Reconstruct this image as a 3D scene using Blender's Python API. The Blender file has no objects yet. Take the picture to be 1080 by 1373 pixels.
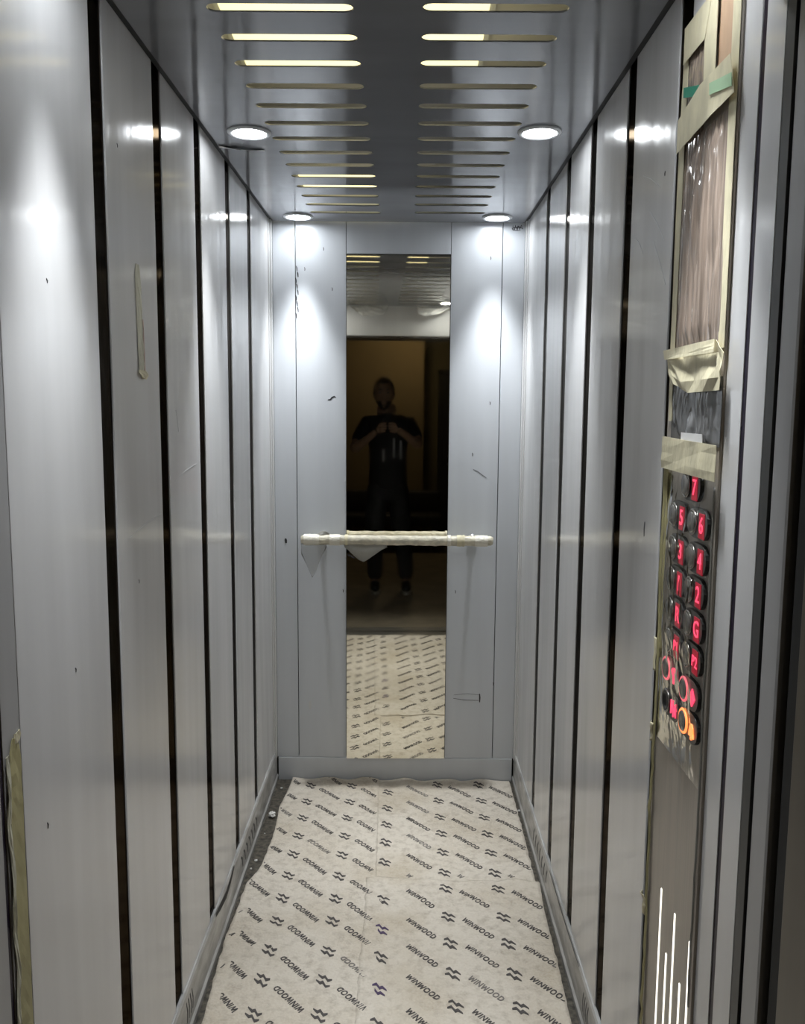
import bpy, bmesh, math, random
from mathutils import Vector, Matrix, noise
random.seed(7)
S = bpy.context.scene
COL = S.collection

# ---------------------------------------------------------------- camera
HW, L, H = 0.491, 2.29, 2.224            # half width, depth, height of the car; sill at Y=0
def make_camera():
    p, yw, r = 0.1228, -0.0037, 0.0073
    fwd0 = Vector((math.sin(yw), math.cos(yw), 0)); right = Vector((math.cos(yw), -math.sin(yw), 0)); up = Vector((0, 0, 1))
    f = fwd0*math.cos(p) - up*math.sin(p); u = up*math.cos(p) + fwd0*math.sin(p)
    r2 = right*math.cos(r) + u*math.sin(r); u2 = u*math.cos(r) - right*math.sin(r)
    cd = bpy.data.cameras.new('camera'); co = bpy.data.objects.new('camera', cd); COL.objects.link(co)
    M = Matrix(((r2.x, u2.x, -f.x, 0.0353), (r2.y, u2.y, -f.y, -1.14), (r2.z, u2.z, -f.z, 1.5369), (0, 0, 0, 1)))
    co.matrix_world = M
    cd.sensor_fit = 'HORIZONTAL'; cd.sensor_width = 36; cd.lens = 36*1170/1080
    cd.clip_start = 0.005; cd.clip_end = 50
    S.camera = co
make_camera()

# ---------------------------------------------------------------- world, exposure
w = bpy.data.worlds.new('world'); S.world = w; w.use_nodes = True
w.node_tree.nodes['Background'].inputs[0].default_value = (0.5, 0.45, 0.4, 1)
w.node_tree.nodes['Background'].inputs[1].default_value = 0.0
S.view_settings.view_transform = 'Standard'; S.view_settings.look = 'None'
S.view_settings.gamma = 1; S.view_settings.use_curve_mapping = False
S.view_settings.exposure = 0.50
LAMP = 31.0            # downlight diffuser strength
SPOT = 45.0            # watts of each downlight's beam
TUBE = 4.0             # warm tubes above the ceiling
S.cycles.max_bounces = 14; S.cycles.diffuse_bounces = 8; S.cycles.glossy_bounces = 8
S.cycles.transparent_max_bounces = 12
S.cycles.caustics_reflective = True; S.cycles.sample_clamp_indirect = 6.0
S.cycles.blur_glossy = 0.4

# ---------------------------------------------------------------- materials
def nd(nt, t, **kw):
    n = nt.nodes.new(t)
    for k, v in kw.items(): setattr(n, k, v)
    return n
def mat(name, col, rough=0.5, metal=0.0, spec=0.5, var=0.0, vscale=(6, 6, 6), bump=0.0, bscale=(60, 60, 60), emit=None, estr=0.0,
        tint=None, alpha=1.0, rvar=0.0, coat=0.0, col2=None, detail=3.0):
    m = bpy.data.materials.new(name); m.use_nodes = True; nt = m.node_tree
    b = nt.nodes['Principled BSDF']
    b.inputs['Base Color'].default_value = (*col, 1); b.inputs['Roughness'].default_value = rough
    b.inputs['Metallic'].default_value = metal; b.inputs['Specular IOR Level'].default_value = spec
    b.inputs['Coat Weight'].default_value = coat; b.inputs['Alpha'].default_value = alpha
    if tint: b.inputs['Specular Tint'].default_value = (*tint, 1)
    if emit: b.inputs['Emission Color'].default_value = (*emit, 1); b.inputs['Emission Strength'].default_value = estr
    if var or bump or rvar:
        tc = nd(nt, 'ShaderNodeTexCoord')
    if var or rvar:
        mp = nd(nt, 'ShaderNodeMapping'); mp.inputs['Scale'].default_value = vscale
        nz = nd(nt, 'ShaderNodeTexNoise'); nz.inputs['Scale'].default_value = 1.0; nz.inputs['Detail'].default_value = detail
        nt.links.new(tc.outputs['Object'], mp.inputs['Vector']); nt.links.new(mp.outputs['Vector'], nz.inputs['Vector'])
        if var:
            cr = nd(nt, 'ShaderNodeValToRGB'); c2 = col2 or tuple(c*(1-var) for c in col)
            cr.color_ramp.elements[0].position = 0.35; cr.color_ramp.elements[1].position = 0.65
            cr.color_ramp.elements[0].color = (*c2, 1); cr.color_ramp.elements[1].color = (*col, 1)
            nt.links.new(nz.outputs['Fac'], cr.inputs['Fac']); nt.links.new(cr.outputs['Color'], b.inputs['Base Color'])
        if rvar:
            mr = nd(nt, 'ShaderNodeMapRange'); mr.inputs[1].default_value = 0.3; mr.inputs[2].default_value = 0.7
            mr.inputs[3].default_value = max(0.01, rough-rvar); mr.inputs[4].default_value = rough+rvar
            nt.links.new(nz.outputs['Fac'], mr.inputs[0]); nt.links.new(mr.outputs[0], b.inputs['Roughness'])
    if bump:
        mp2 = nd(nt, 'ShaderNodeMapping'); mp2.inputs['Scale'].default_value = bscale
        n2 = nd(nt, 'ShaderNodeTexNoise'); n2.inputs['Scale'].default_value = 1.0; n2.inputs['Detail'].default_value = 2.0
        bp = nd(nt, 'ShaderNodeBump'); bp.inputs['Strength'].default_value = 1.0; bp.inputs['Distance'].default_value = bump
        nt.links.new(tc.outputs['Object'], mp2.inputs['Vector']); nt.links.new(mp2.outputs['Vector'], n2.inputs['Vector'])
        nt.links.new(n2.outputs['Fac'], bp.inputs['Height']); nt.links.new(bp.outputs['Normal'], b.inputs['Normal'])
    return m

WALL = (0.73, 0.73, 0.735)
M_wall = mat('film_covered_wall', WALL, 0.16, spec=0.5, var=0.10, vscale=(9, 9, 0.8), bump=0.0012, bscale=(14, 14, 2.5), rvar=0.05)
M_back = mat('film_covered_back_wall', (0.66, 0.69, 0.73), 0.22, var=0.07, vscale=(10, 10, 0.8), bump=0.001, bscale=(14, 14, 2.5), rvar=0.05)
M_ceil = mat('film_covered_ceiling', (0.27, 0.28, 0.305), 0.12, metal=0.15, spec=0.6, var=0.08, vscale=(3, 12, 3), bump=0.0006, bscale=(10, 5, 5), rvar=0.04)
M_strip = mat('black_mirror_steel', (0.13, 0.125, 0.12), 0.10, metal=1.0, tint=(0.25, 0.24, 0.23), bump=0.0004, bscale=(20, 20, 8))
M_purple = mat('purple_black_gasket', (0.012, 0.005, 0.02), 0.35, spec=0.15)
M_gap = mat('dark_gap', (0.012, 0.012, 0.012), 0.7)
M_char = mat('charcoal_grey', (0.05, 0.052, 0.05), 0.45)
M_grey = mat('grey_painted_edge', (0.42, 0.42, 0.425), 0.35, var=0.1, vscale=(20, 20, 1))
M_skirt = mat('skirting_grey', (0.52, 0.52, 0.51), 0.25, var=0.35, vscale=(25, 9, 25), detail=8)
M_mirror = mat('mirror_steel', (0.80, 0.77, 0.67), 0.025, metal=1.0, rvar=0.02, vscale=(8, 8, 8))
M_granite = mat('dark_granite', (0.13, 0.115, 0.09), 0.45, var=0.8, vscale=(70, 70, 70), detail=8)
M_paper = None
M_ink = mat('printed_ink', (0.085, 0.078, 0.075), 0.8, spec=0.2)
M_ink2 = mat('worn_printed_ink', (0.20, 0.185, 0.17), 0.85, spec=0.2)
M_inkv = mat('violet_printed_ink', (0.09, 0.065, 0.12), 0.8, spec=0.2)
M_copst = mat('brushed_steel_panel', (0.46, 0.415, 0.36), 0.38, metal=0.35, var=0.25, vscale=(60, 60, 2.0), bump=0.0003, bscale=(200, 200, 4), rvar=0.08)
M_btn = mat('dark_button_plate', (0.09, 0.09, 0.085), 0.3, metal=0.4)
M_btnside = mat('black_button_side', (0.012, 0.012, 0.012), 0.4)
M_cap = mat('steel_button_cap', (0.30, 0.29, 0.27), 0.22, metal=0.9)
M_red = mat('red_backlit_legend', (0.5, 0.02, 0.05), 0.5, emit=(1.0, 0.07, 0.15), estr=0.95)
M_redwin = mat('red_backlit_window', (0.2, 0.01, 0.02), 0.5, emit=(1.0, 0.02, 0.07), estr=0.16)
M_pink = mat('pink_backlit_ring', (0.5, 0.15, 0.18), 0.5, emit=(1.0, 0.16, 0.2), estr=0.65)
M_orange = mat('orange_backlit_ring', (0.6, 0.25, 0.1), 0.5, emit=(1.0, 0.25, 0.07), estr=1.2)
M_bar = mat('white_light_bar', (0.9, 0.9, 0.85), 0.4, emit=(1.0, 0.96, 0.84), estr=1.15)
M_tape = mat('masking_tape', (0.72, 0.665, 0.47), 0.6, spec=0.3, var=0.18, vscale=(30, 30, 12), bump=0.0012, bscale=(90, 90, 40))
M_tape2 = mat('olive_masking_tape', (0.42, 0.38, 0.20), 0.55, spec=0.3, var=0.3, vscale=(30, 30, 12), bump=0.001, bscale=(90, 90, 40))
M_green = mat('green_tape', (0.0, 0.24, 0.145), 0.4)
M_lgreen = mat('faded_green_tape', (0.42, 0.62, 0.40), 0.5)
M_kraft = mat('brown_crinkled_film', (0.42, 0.335, 0.275), 0.10, spec=0.8, var=0.5, vscale=(150, 150, 3), rvar=0.07)  # upright dark streaks put the shade of the pleats into the colour
M_card = mat('orange_cardboard', (0.60, 0.41, 0.27), 0.6, var=0.2, vscale=(20, 20, 8))
M_dispfilm = mat('grey_display_film', (0.16, 0.16, 0.16), 0.15, spec=0.6, var=0.35, vscale=(50, 50, 12))
M_white = mat('white_sticker', (0.72, 0.72, 0.72), 0.5)
M_rail = mat('cream_film_wrap', (0.70, 0.655, 0.52), 0.4, spec=0.4, var=0.3, vscale=(40, 60, 60), bump=0.003, bscale=(60, 120, 120), detail=6)
M_bracket = mat('bracket_steel', (0.5, 0.5, 0.5), 0.3, metal=1.0)
M_ring = mat('white_lamp_ring', (0.62, 0.64, 0.66), 0.35)
M_lamp = mat('lamp_diffuser', (0.9, 0.9, 0.9), 0.5, emit=(0.93, 0.97, 1.0), estr=LAMP)
M_tube = mat('warm_tube', (0.9, 0.9, 0.8), 0.5, emit=(1.0, 0.86, 0.42), estr=TUBE)
M_panel = mat('warm_panel', (0.9, 0.9, 0.8), 0.5, emit=(1.0, 0.87, 0.46), estr=0.95)
M_plenum = mat('cream_painted_cavity', (0.62, 0.62, 0.63), 0.7)
M_alu = mat('sill_aluminium', (0.36, 0.345, 0.31), 0.35, metal=0.8, var=0.3, vscale=(8, 60, 8))
M_land = mat('landing_frame', (0.135, 0.115, 0.085), 0.4, metal=0.2, var=0.15, vscale=(30, 30, 1))
M_lobby = mat('ochre_lobby_wall', (0.20, 0.152, 0.08), 0.8, var=0.15, vscale=(1.5, 1.5, 1.5))
M_lobby2 = mat('dull_green_lobby_wall', (0.10, 0.085, 0.045), 0.8)
M_lfloor = mat('lobby_tile', (0.20, 0.17, 0.125), 0.45, var=0.3, vscale=(5, 5, 5), detail=6)
M_lceil = mat('lobby_ceiling', (0.10, 0.09, 0.07), 0.9)
M_lobbyfill = mat('lobby_fill_glass', (0.9, 0.85, 0.7), 0.5, emit=(1.0, 0.80, 0.5), estr=30.0)
M_black = mat('black_upholstery', (0.012, 0.011, 0.012), 0.6)
M_door = mat('black_lobby_door', (0.010, 0.009, 0.008), 0.5)
M_scuff = mat('black_scuff', (0.03, 0.03, 0.035), 0.6)
M_scuff2 = mat('white_scratch', (0.60, 0.61, 0.62), 0.5)
M_skin = mat('skin', (0.30, 0.195, 0.135), 0.5, var=0.1, vscale=(20, 20, 20))
M_hair = mat('black_hair', (0.008, 0.007, 0.006), 0.5)
M_shirt = mat('black_shirt', (0.010, 0.010, 0.013), 0.75, bump=0.004, bscale=(18, 18, 9))
M_jean = mat('faded_dark_jeans', (0.024, 0.026, 0.03), 0.8, var=0.65, vscale=(9, 9, 6))
M_shoe = mat('black_shoe', (0.012, 0.012, 0.012), 0.4)
M_sole = mat('pale_sole', (0.35, 0.34, 0.31), 0.5)
M_streak = mat('pale_shirt_streak', (0.30, 0.31, 0.34), 0.5)
M_phone = mat('black_phone', (0.008, 0.008, 0.009), 0.5, spec=0.1)
M_eye = mat('eye_white', (0.10, 0.095, 0.09), 0.5)

def film_mat(name, col, opac, rough=0.12, ior=1.4):
    m = bpy.data.materials.new(name); m.use_nodes = True; nt = m.node_tree
    for n in list(nt.nodes):
        if n.type != 'OUTPUT_MATERIAL': nt.nodes.remove(n)
    out = [n for n in nt.nodes if n.type == 'OUTPUT_MATERIAL'][0]
    tr = nd(nt, 'ShaderNodeBsdfTransparent'); tr.inputs[0].default_value = (0.97, 0.97, 0.96, 1)
    p = nd(nt, 'ShaderNodeBsdfPrincipled'); p.inputs['Base Color'].default_value = (*col, 1); p.inputs['Roughness'].default_value = rough
    gl = nd(nt, 'ShaderNodeBsdfGlossy'); gl.inputs['Roughness'].default_value = rough
    fr = nd(nt, 'ShaderNodeFresnel'); fr.inputs[0].default_value = ior
    m1 = nd(nt, 'ShaderNodeMixShader'); m1.inputs[0].default_value = opac
    m2 = nd(nt, 'ShaderNodeMixShader')
    tl = nd(nt, 'ShaderNodeBsdfTranslucent'); tl.inputs[0].default_value = (*[min(0.95, c*1.15) for c in col], 1)
    m0 = nd(nt, 'ShaderNodeMixShader'); m0.inputs[0].default_value = 0.5
    nt.links.new(p.outputs[0], m0.inputs[1]); nt.links.new(tl.outputs[0], m0.inputs[2])
    nt.links.new(tr.outputs[0], m1.inputs[1]); nt.links.new(m0.outputs[0], m1.inputs[2])
    nt.links.new(fr.outputs[0], m2.inputs[0]); nt.links.new(m1.outputs[0], m2.inputs[1]); nt.links.new(gl.outputs[0], m2.inputs[2])
    nt.links.new(m2.outputs[0], out.inputs[0])
    return m
M_clear = film_mat('clear_crinkled_film', (0.55, 0.54, 0.48), 0.02, 0.09, 1.037)
M_cloud = film_mat('cloudy_film', (0.55, 0.54, 0.50), 0.75, 0.25)
M_torn = mat('torn_white_film', (0.86, 0.86, 0.84), 0.35, spec=0.5)
M_wrap = mat('pale_film_band', (0.74, 0.71, 0.61), 0.3, bump=0.003, bscale=(90, 120, 120))
M_haze = film_mat('thin_hanging_film', (0.6, 0.6, 0.6), 0.2, 0.3)

def paper_mat():
    m = bpy.data.materials.new('stained_felt_paper'); m.use_nodes = True; nt = m.node_tree; b = nt.nodes['Principled BSDF']
    b.inputs['Roughness'].default_value = 0.85; b.inputs['Specular IOR Level'].default_value = 0.2
    tc = nd(nt, 'ShaderNodeTexCoord')
    def ns(scale, det, lo, hi, sc=(1, 1, 1)):
        mp = nd(nt, 'ShaderNodeMapping'); mp.inputs['Scale'].default_value = sc
        n = nd(nt, 'ShaderNodeTexNoise'); n.inputs['Scale'].default_value = scale; n.inputs['Detail'].default_value = det
        r = nd(nt, 'ShaderNodeMapRange'); r.inputs[1].default_value = lo; r.inputs[2].default_value = hi
        nt.links.new(tc.outputs['Object'], mp.inputs[0]); nt.links.new(mp.outputs[0], n.inputs['Vector']); nt.links.new(n.outputs['Fac'], r.inputs[0])
        return r.outputs[0], n
    big, _ = ns(3.0, 6, 0.45, 0.72)
    fine, _ = ns(38.0, 6, 0.48, 0.75)
    mot, _ = ns(160.0, 3, 0.35, 0.75)
    def mix(a, bcol, fac, k):
        mm = nd(nt, 'ShaderNodeMath', operation='MULTIPLY'); mm.inputs[1].default_value = k
        nt.links.new(fac, mm.inputs[0])
        x = nd(nt, 'ShaderNodeMix', data_type='RGBA'); nt.links.new(mm.outputs[0], x.inputs[0])
        if isinstance(a, tuple): x.inputs[6].default_value = (*a, 1)
        else: nt.links.new(a, x.inputs[6])
        x.inputs[7].default_value = (*bcol, 1)
        return x.outputs[2]
    c = mix((0.61, 0.555, 0.475), (0.42, 0.345, 0.24), big, 0.6)
    c = mix(c, (0.33, 0.28, 0.22), fine, 0.62)
    c = mix(c, (0.72, 0.68, 0.60), mot, 0.35)
    # trodden path down the middle: a stain with its own shape
    sp = nd(nt, 'ShaderNodeSeparateXYZ'); nt.links.new(tc.outputs['Object'], sp.inputs[0])
    g = nd(nt, 'ShaderNodeMath', operation='ABSOLUTE'); a = nd(nt, 'ShaderNodeMath', operation='SUBTRACT'); a.inputs[1].default_value = 0.02
    nt.links.new(sp.outputs[0], a.inputs[0]); nt.links.new(a.outputs[0], g.inputs[0])
    r = nd(nt, 'ShaderNodeMapRange'); r.inputs[1].default_value = 0.02; r.inputs[2].default_value = 0.16; r.inputs[3].default_value = 1; r.inputs[4].default_value = 0
    nt.links.new(g.outputs[0], r.inputs[0])
    mu = nd(nt, 'ShaderNodeMath', operation='MULTIPLY'); nt.links.new(r.outputs[0], mu.inputs[0]); nt.links.new(big, mu.inputs[1])
    c = mix(c, (0.42, 0.35, 0.24), mu.outputs[0], 0.5)
    nt.links.new(c, b.inputs['Base Color'])
    _, n = ns(110.0, 4, 0, 1)
    bp = nd(nt, 'ShaderNodeBump'); bp.inputs['Distance'].default_value = 0.003; nt.links.new(n.outputs['Fac'], bp.inputs['Height']); nt.links.new(bp.outputs[0], b.inputs['Normal'])
    return m
M_paper = paper_mat()

# ---------------------------------------------------------------- helpers
def tag(o, label=None, cat=None, group=None, kind=None):
    if label: o['label'] = label
    if cat: o['category'] = cat
    if group: o['group'] = group
    if kind: o['kind'] = kind
    return o
def thing(name, label, cat, loc=(0, 0, 0), group=None, rot=(0, 0, 0)):
    o = bpy.data.objects.new(name, None); COL.objects.link(o); o.location = loc; o.rotation_euler = rot
    o.empty_display_size = 0.05
    return tag(o, label, cat, group)
def obj(name, bm, mats, parent=None, smooth=False, kind=None, local=False, label=None, recalc=True):
    """link a bmesh given in world coordinates; when parented, keeps its world place"""
    me = bpy.data.meshes.new(name)
    if recalc: bmesh.ops.recalc_face_normals(bm, faces=bm.faces)
    bm.to_mesh(me); bm.free()
    if not isinstance(mats, (list, tuple)): mats = [mats]
    for m in mats: me.materials.append(m)
    if smooth:
        for p in me.polygons: p.use_smooth = True
    o = bpy.data.objects.new(name, me); COL.objects.link(o)
    if parent:
        o.parent = parent
        if not local: o.matrix_parent_inverse = pworld(parent).inverted()
    if kind: o['kind'] = kind
    if label: o['label'] = label
    return o
def pworld(o):
    m = Matrix.LocRotScale(o.location, o.rotation_euler, o.scale)
    return (pworld(o.parent) @ o.matrix_parent_inverse @ m) if o.parent else m
def B(): return bmesh.new()
def box(bm, x0, x1, y0, y1, z0, z1, bev=0.0, mi=0):
    r = bmesh.ops.create_cube(bm, size=1.0); vs = r['verts']
    for v in vs: v.co = Vector((x0+(v.co.x+.5)*(x1-x0), y0+(v.co.y+.5)*(y1-y0), z0+(v.co.z+.5)*(z1-z0)))
    fs = list({f for v in vs for f in v.link_faces}); 
    for f in fs: f.material_index = mi
    if bev:
        es = list({e for v in vs for e in v.link_edges})
        bmesh.ops.bevel(bm, geom=es, offset=bev, segments=2, affect='EDGES', profile=0.6)
    return bm
def tube(bm, pts, rad, n=10, cap=True, mi=0):
    pts = [Vector(p) for p in pts]; rings = []
    for i, p in enumerate(pts):
        d = (pts[min(i+1, len(pts)-1)]-pts[max(i-1, 0)]).normalized()
        a = d.orthogonal().normalized() if i == 0 else (a - d*a.dot(d)).normalized()
        b = d.cross(a); r = rad[i] if isinstance(rad, (list, tuple)) else rad
        rings.append([bm.verts.new(p + (a*math.cos(2*math.pi*k/n) + b*math.sin(2*math.pi*k/n))*r) for k in range(n)])
    for i in range(len(rings)-1):
        for k in range(n):
            f = bm.faces.new((rings[i][k], rings[i][(k+1) % n], rings[i+1][(k+1) % n], rings[i+1][k])); f.material_index = mi
    if cap:
        bm.faces.new(rings[0][::-1]).material_index = mi; bm.faces.new(rings[-1]).material_index = mi
    return bm
def prism(bm, pts, d, mi=0, bev=0):
    """extrude a closed loop of 3-D points by vector d"""
    a = [bm.verts.new(p) for p in pts]; b = [bm.verts.new(Vector(p)+Vector(d)) for p in pts]; n = len(a)
    fs = [bm.faces.new(a), bm.faces.new(b[::-1])]
    for i in range(n): fs.append(bm.faces.new((a[i], b[i], b[(i+1) % n], a[(i+1) % n])))
    for f in fs: f.material_index = mi
    bmesh.ops.triangulate(bm, faces=fs[:2])
    return bm
def lathe(bm, prof, c, n=32, mi=0, axis='Z'):
    rings = []
    for r, h in prof:
        ring = []
        for k in range(n):
            a = 2*math.pi*k/n
            if axis == 'Z': v = Vector((r*math.cos(a), r*math.sin(a), h))
            else: v = Vector((h, r*math.cos(a), r*math.sin(a)))
            ring.append(bm.verts.new(Vector(c)+v))
        rings.append(ring)
    for i in range(len(rings)-1):
        for k in range(n): bm.faces.new((rings[i][k], rings[i][(k+1) % n], rings[i+1][(k+1) % n], rings[i+1][k])).material_index = mi
    for ring, r in ((rings[0], prof[0][0]), (rings[-1], prof[-1][0])):
        if r > 1e-5: bm.faces.new(ring).material_index = mi
    return bm
def curve_mesh(loops, depth, name='c'):
    cu = bpy.data.curves.new(name, 'CURVE'); cu.dimensions = '2D'; cu.fill_mode = 'BOTH'; cu.extrude = depth/2
    for lp in loops:
        s = cu.splines.new('POLY'); s.points.add(len(lp)-1); s.use_cyclic_u = True
        for p, q in zip(s.points, lp): p.co = (q[0], q[1], 0, 1)
    return _to_mesh(cu)
def text_mesh(body, size, depth):
    cu = bpy.data.curves.new('t', 'FONT'); cu.body = body; cu.size = size; cu.extrude = depth/2; cu.align_x = 'CENTER'; cu.align_y = 'CENTER'
    cu.resolution_u = 3
    return _to_mesh(cu)
def _to_mesh(cu):
    o = bpy.data.objects.new('tmp', cu); COL.objects.link(o)
    bpy.context.view_layer.update()
    dg = bpy.context.evaluated_depsgraph_get()
    me = bpy.data.meshes.new_from_object(o.evaluated_get(dg)); bpy.data.objects.remove(o); bpy.data.curves.remove(cu)
    return me
def mobj(name, me, m, parent, M=None):
    me.materials.clear(); me.materials.append(m)
    if M: me.transform(M)
    o = bpy.data.objects.new(name, me); COL.objects.link(o)
    if parent: o.parent = parent; o.matrix_parent_inverse = pworld(parent).inverted()
    return o
def nz(x, y, z=0.0): return noise.noise(Vector((x, y, z)))

# ================================================================ SETTING
root_floor = obj('floor', box(B(), -0.52, 0.52, -0.015, 2.35, -0.03, 0.0), M_granite, kind='structure')

# ---- side walls: raised panels with recessed black strips between them
def side_wall(name, s, strips, sw, y_start, panel_m):
    xb0, xb1 = sorted((s*0.4955, s*0.53))
    wl = obj(name, box(B(), xb0, xb1, -0.05, 2.31, 0.0, 2.30), M_gap, kind='structure')
    edges = [y_start] + [v for c in strips for v in (c-sw/2, c+sw/2)] + [2.235]
    for i in range(0, len(edges), 2):
        x0, x1 = sorted((s*HW, s*0.4953))
        obj('wall_panel', box(B(), x0, x1, edges[i], edges[i+1], 0.118, 2.29, bev=0.0014), panel_m, wl)
    for c in strips:
        x0, x1 = sorted((s*0.4942, s*0.4954))
        obj('panel_strip', box(B(), x0, x1, c-sw/2-0.002, c+sw/2+0.002, 0.135 if True else 0, 2.29), M_strip, wl)
    # rounded corner moulding by the back wall
    x0, x1 = sorted((s*(HW-0.003), s*0.4955))
    obj('corner_moulding', box(B(), x0, x1, 2.238, 2.262, 0.1, 2.29, bev=0.0025), panel_m, wl)
    x0, x1 = sorted((s*(HW-0.009), s*0.4955))
    obj('corner_moulding', box(B(), x0, x1, 2.264, 2.2895, 0.1, 2.29, bev=0.003), panel_m, wl)
    # skirting: sloping top lip
    base = obj('baseboard_left' if s < 0 else 'baseboard_right',
               prism(B(), [(s*0.4955, 0.0, 0.0), (s*0.4800, 0.0, 0.0), (s*0.4800, 0.0, 0.018), (s*0.4845, 0.0, 0.026), (s*0.4845, 0, 0.119), (s*0.4875, 0, 0.127), (s*0.4955, 0.0, 0.127)], (0, 2.289, 0)),
               M_skirt, kind='structure')
    return wl
LSTR = [0.405, 0.766, 1.121, 1.490, 1.834]
RSTR = [0.383, 0.735, 1.100, 1.435, 1.790]
wl = side_wall('wall_left', -1, LSTR, 0.064, 0.008, M_wall)
wr = side_wall('wall_right', 1, RSTR, 0.068, 0.058, M_wall)
# front posts
obj('front_post', box(B(), -0.4952, -0.4917, -0.044, 0.0072, 0.0, 2.29), M_grey, wl)
obj('gasket', box(B(), -0.4955, -0.4930, -0.060, -0.045, 0.0, 2.29, bev=0.001), M_purple, wl)
obj('gasket', box(B(), 0.4925, 0.4955, 0.0425, 0.0575, 0.0, 2.29, bev=0.001), M_purple, wr)
obj('front_post', box(B(), 0.491, 0.4955, -0.019, 0.042, 0.0, 2.29, bev=0.0012), M_wall, wr)
obj('door_gap_strip', box(B(), 0.4915, 0.52, -0.0445, -0.020, 0.0, 2.29), M_char, wr)  # charcoal strip painted in place of the shaded gap beside the car door

# ---- back wall
wb = obj('wall_back', box(B(), -0.52, 0.52, 2.345, 2.36, 0.0, 2.30), M_gap, kind='structure')
for nm, x0, x1, z0, z1 in (('back_panel', -0.482, -0.3965, 0.0985, 2.29), ('back_panel', -0.3935, -0.2005, 0.0985, 2.29), ('back_panel', -0.1985, 0.2005, 2.107, 2.29),
                          ('back_panel', 0.2025, 0.3965, 0.0985, 2.29), ('back_panel', 0.3995, 0.482, 0.0985, 2.29)):
    obj(nm, box(B(), x0, x1, 2.290, 2.345, z0, z1, bev=0.001), M_back, wb)
obj('baseboard_back', box(B(), -0.479, 0.479, 2.288, 2.345, 0.0, 0.0965, bev=0.0015), M_back, kind='structure')

# ---- scuffs and scratches on the walls (thin dried marks)
def scuff(pts, wdt, plane, m, parent, name='scuff_mark'):
    bm = B(); n = len(pts)
    vs = []
    for i, p in enumerate(pts):
        q0 = Vector(pts[max(i-1, 0)]); q1 = Vector(pts[min(i+1, n-1)]); d = (q1-q0).normalized(); nrm = Vector((-d.y, d.x))
        k = wdt*(0.35+0.65*math.sin(math.pi*(i+0.5)/n))/2
        for sgn in (-1, 1):
            a = Vector(p)+nrm*k*sgn
            if plane[0] == 'Y': vs.append(bm.verts.new((a.x, plane[1], a.y)))
            else: vs.append(bm.verts.new((plane[1], a.x, a.y)))
    fs = [bm.faces.new((vs[2*i], vs[2*i+1], vs[2*i+3], vs[2*i+2])) for i in range(n-1)]
    ax = Vector((0, -0.0004, 0)) if plane[0] == 'Y' else Vector((-0.0004 if plane[1] > 0 else 0.0004, 0, 0))
    r = bmesh.ops.extrude_face_region(bm, geom=fs)
    for v in [g for g in r['geom'] if isinstance(g, bmesh.types.BMVert)]: v.co += ax
    return obj(name, bm, m, parent)
PB = ('Y', 2.2898)
scuff([(-0.272, 1.552), (-0.262, 1.553), (-0.256, 1.561), (-0.247, 1.565), (-0.241, 1.562)], 0.006, PB, M_scuff, wb)
for i in range(9):
    z = 2.06-0.022*i; x = -0.391+0.004*math.sin(i*2.1)
    scuff([(x, z), (x+0.006*nz(i, 1)+0.002, z-0.008), (x+0.003, z-0.02)], 0.004+0.004*abs(nz(i*1.7, 4)), PB, M_scuff, wb)
for i, (x, z) in enumerate(((-0.36, 2.055), (-0.255, 1.98), (-0.288, 2.13), (0.36, 1.55), (0.295, 1.35), (0.236, 0.80), (-0.214, 0.80), (0.352, 2.10), (0.395, 0.42))):
    scuff([(x, z), (x+0.002, z-0.006), (x+0.001, z-0.013)], 0.003, PB, M_scuff, wb)
pts = [(0.432+0.042*i/13, 2.205+0.010*math.sin(i*1.9)+0.004*i/13) for i in range(14)]
scuff(pts, 0.0035, PB, M_scuff, wb)
scuff([(0.452+0.02*math.cos(a), 2.202+0.006*math.sin(a)) for a in [i*0.6 for i in range(10)]], 0.003, PB, M_scuff, wb)
scuff([(0.300, 1.285), (0.32, 1.275), (0.337, 1.262), (0.352, 1.252)], 0.002, PB, M_scuff, wb)
scuff([(0.235, 0.352), (0.28, 0.345), (0.338, 0.344)], 0.0025, PB, M_scuff, wb)
scuff([(0.236, 0.366), (0.29, 0.372), (0.343, 0.367)], 0.0015, PB, M_scuff, wb)
scuff([(0.341, 0.372), (0.3425, 0.355), (0.342, 0.336)], 0.006, PB, M_scuff, wb)
scuff([(-0.348, 0.335), (-0.349, 0.318), (-0.348, 0.30)], 0.012, PB, M_scuff2, wb, 'scratch_mark')
scuff([(-0.442, 1.004), (-0.441, 0.996), (-0.440, 0.985)], 0.010, PB, M_scuff, wb)
PL = ('X', -0.4908); PR = ('X', 0.4908)
for y, z, dz in ((0.508, 1.318, 0.028), (0.47, 1.95, 0.007)):
    scuff([(y, z), (y+0.003, z-dz*0.5), (y+0.001, z-dz)], 0.0045, PR, M_scuff, wr)
for y, z, dz in ((0.16, 1.715, 0.006), (0.21, 1.115, 0.007), (0.08, 0.92, 0.010), (0.55, 1.19, 0.008), (0.50, 2.0, 0.006)):
    scuff([(y, z), (y+0.004, z-dz*0.5), (y+0.002, z-dz)], 0.0026, PL, M_scuff, wl)
for y0, z0, y1, z1 in ((0.56, 1.90, 0.46, 1.83), (0.62, 1.98, 0.50, 1.93), (0.66, 1.87, 0.60, 1.83), (0.53, 1.84, 0.44, 1.75)):
    scuff([(y0, z0), ((y0+y1)/2, (z0+z1)/2+0.004), (y1, z1)], 0.0022, PR, M_scuff2, wr, 'scratch_mark')
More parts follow.
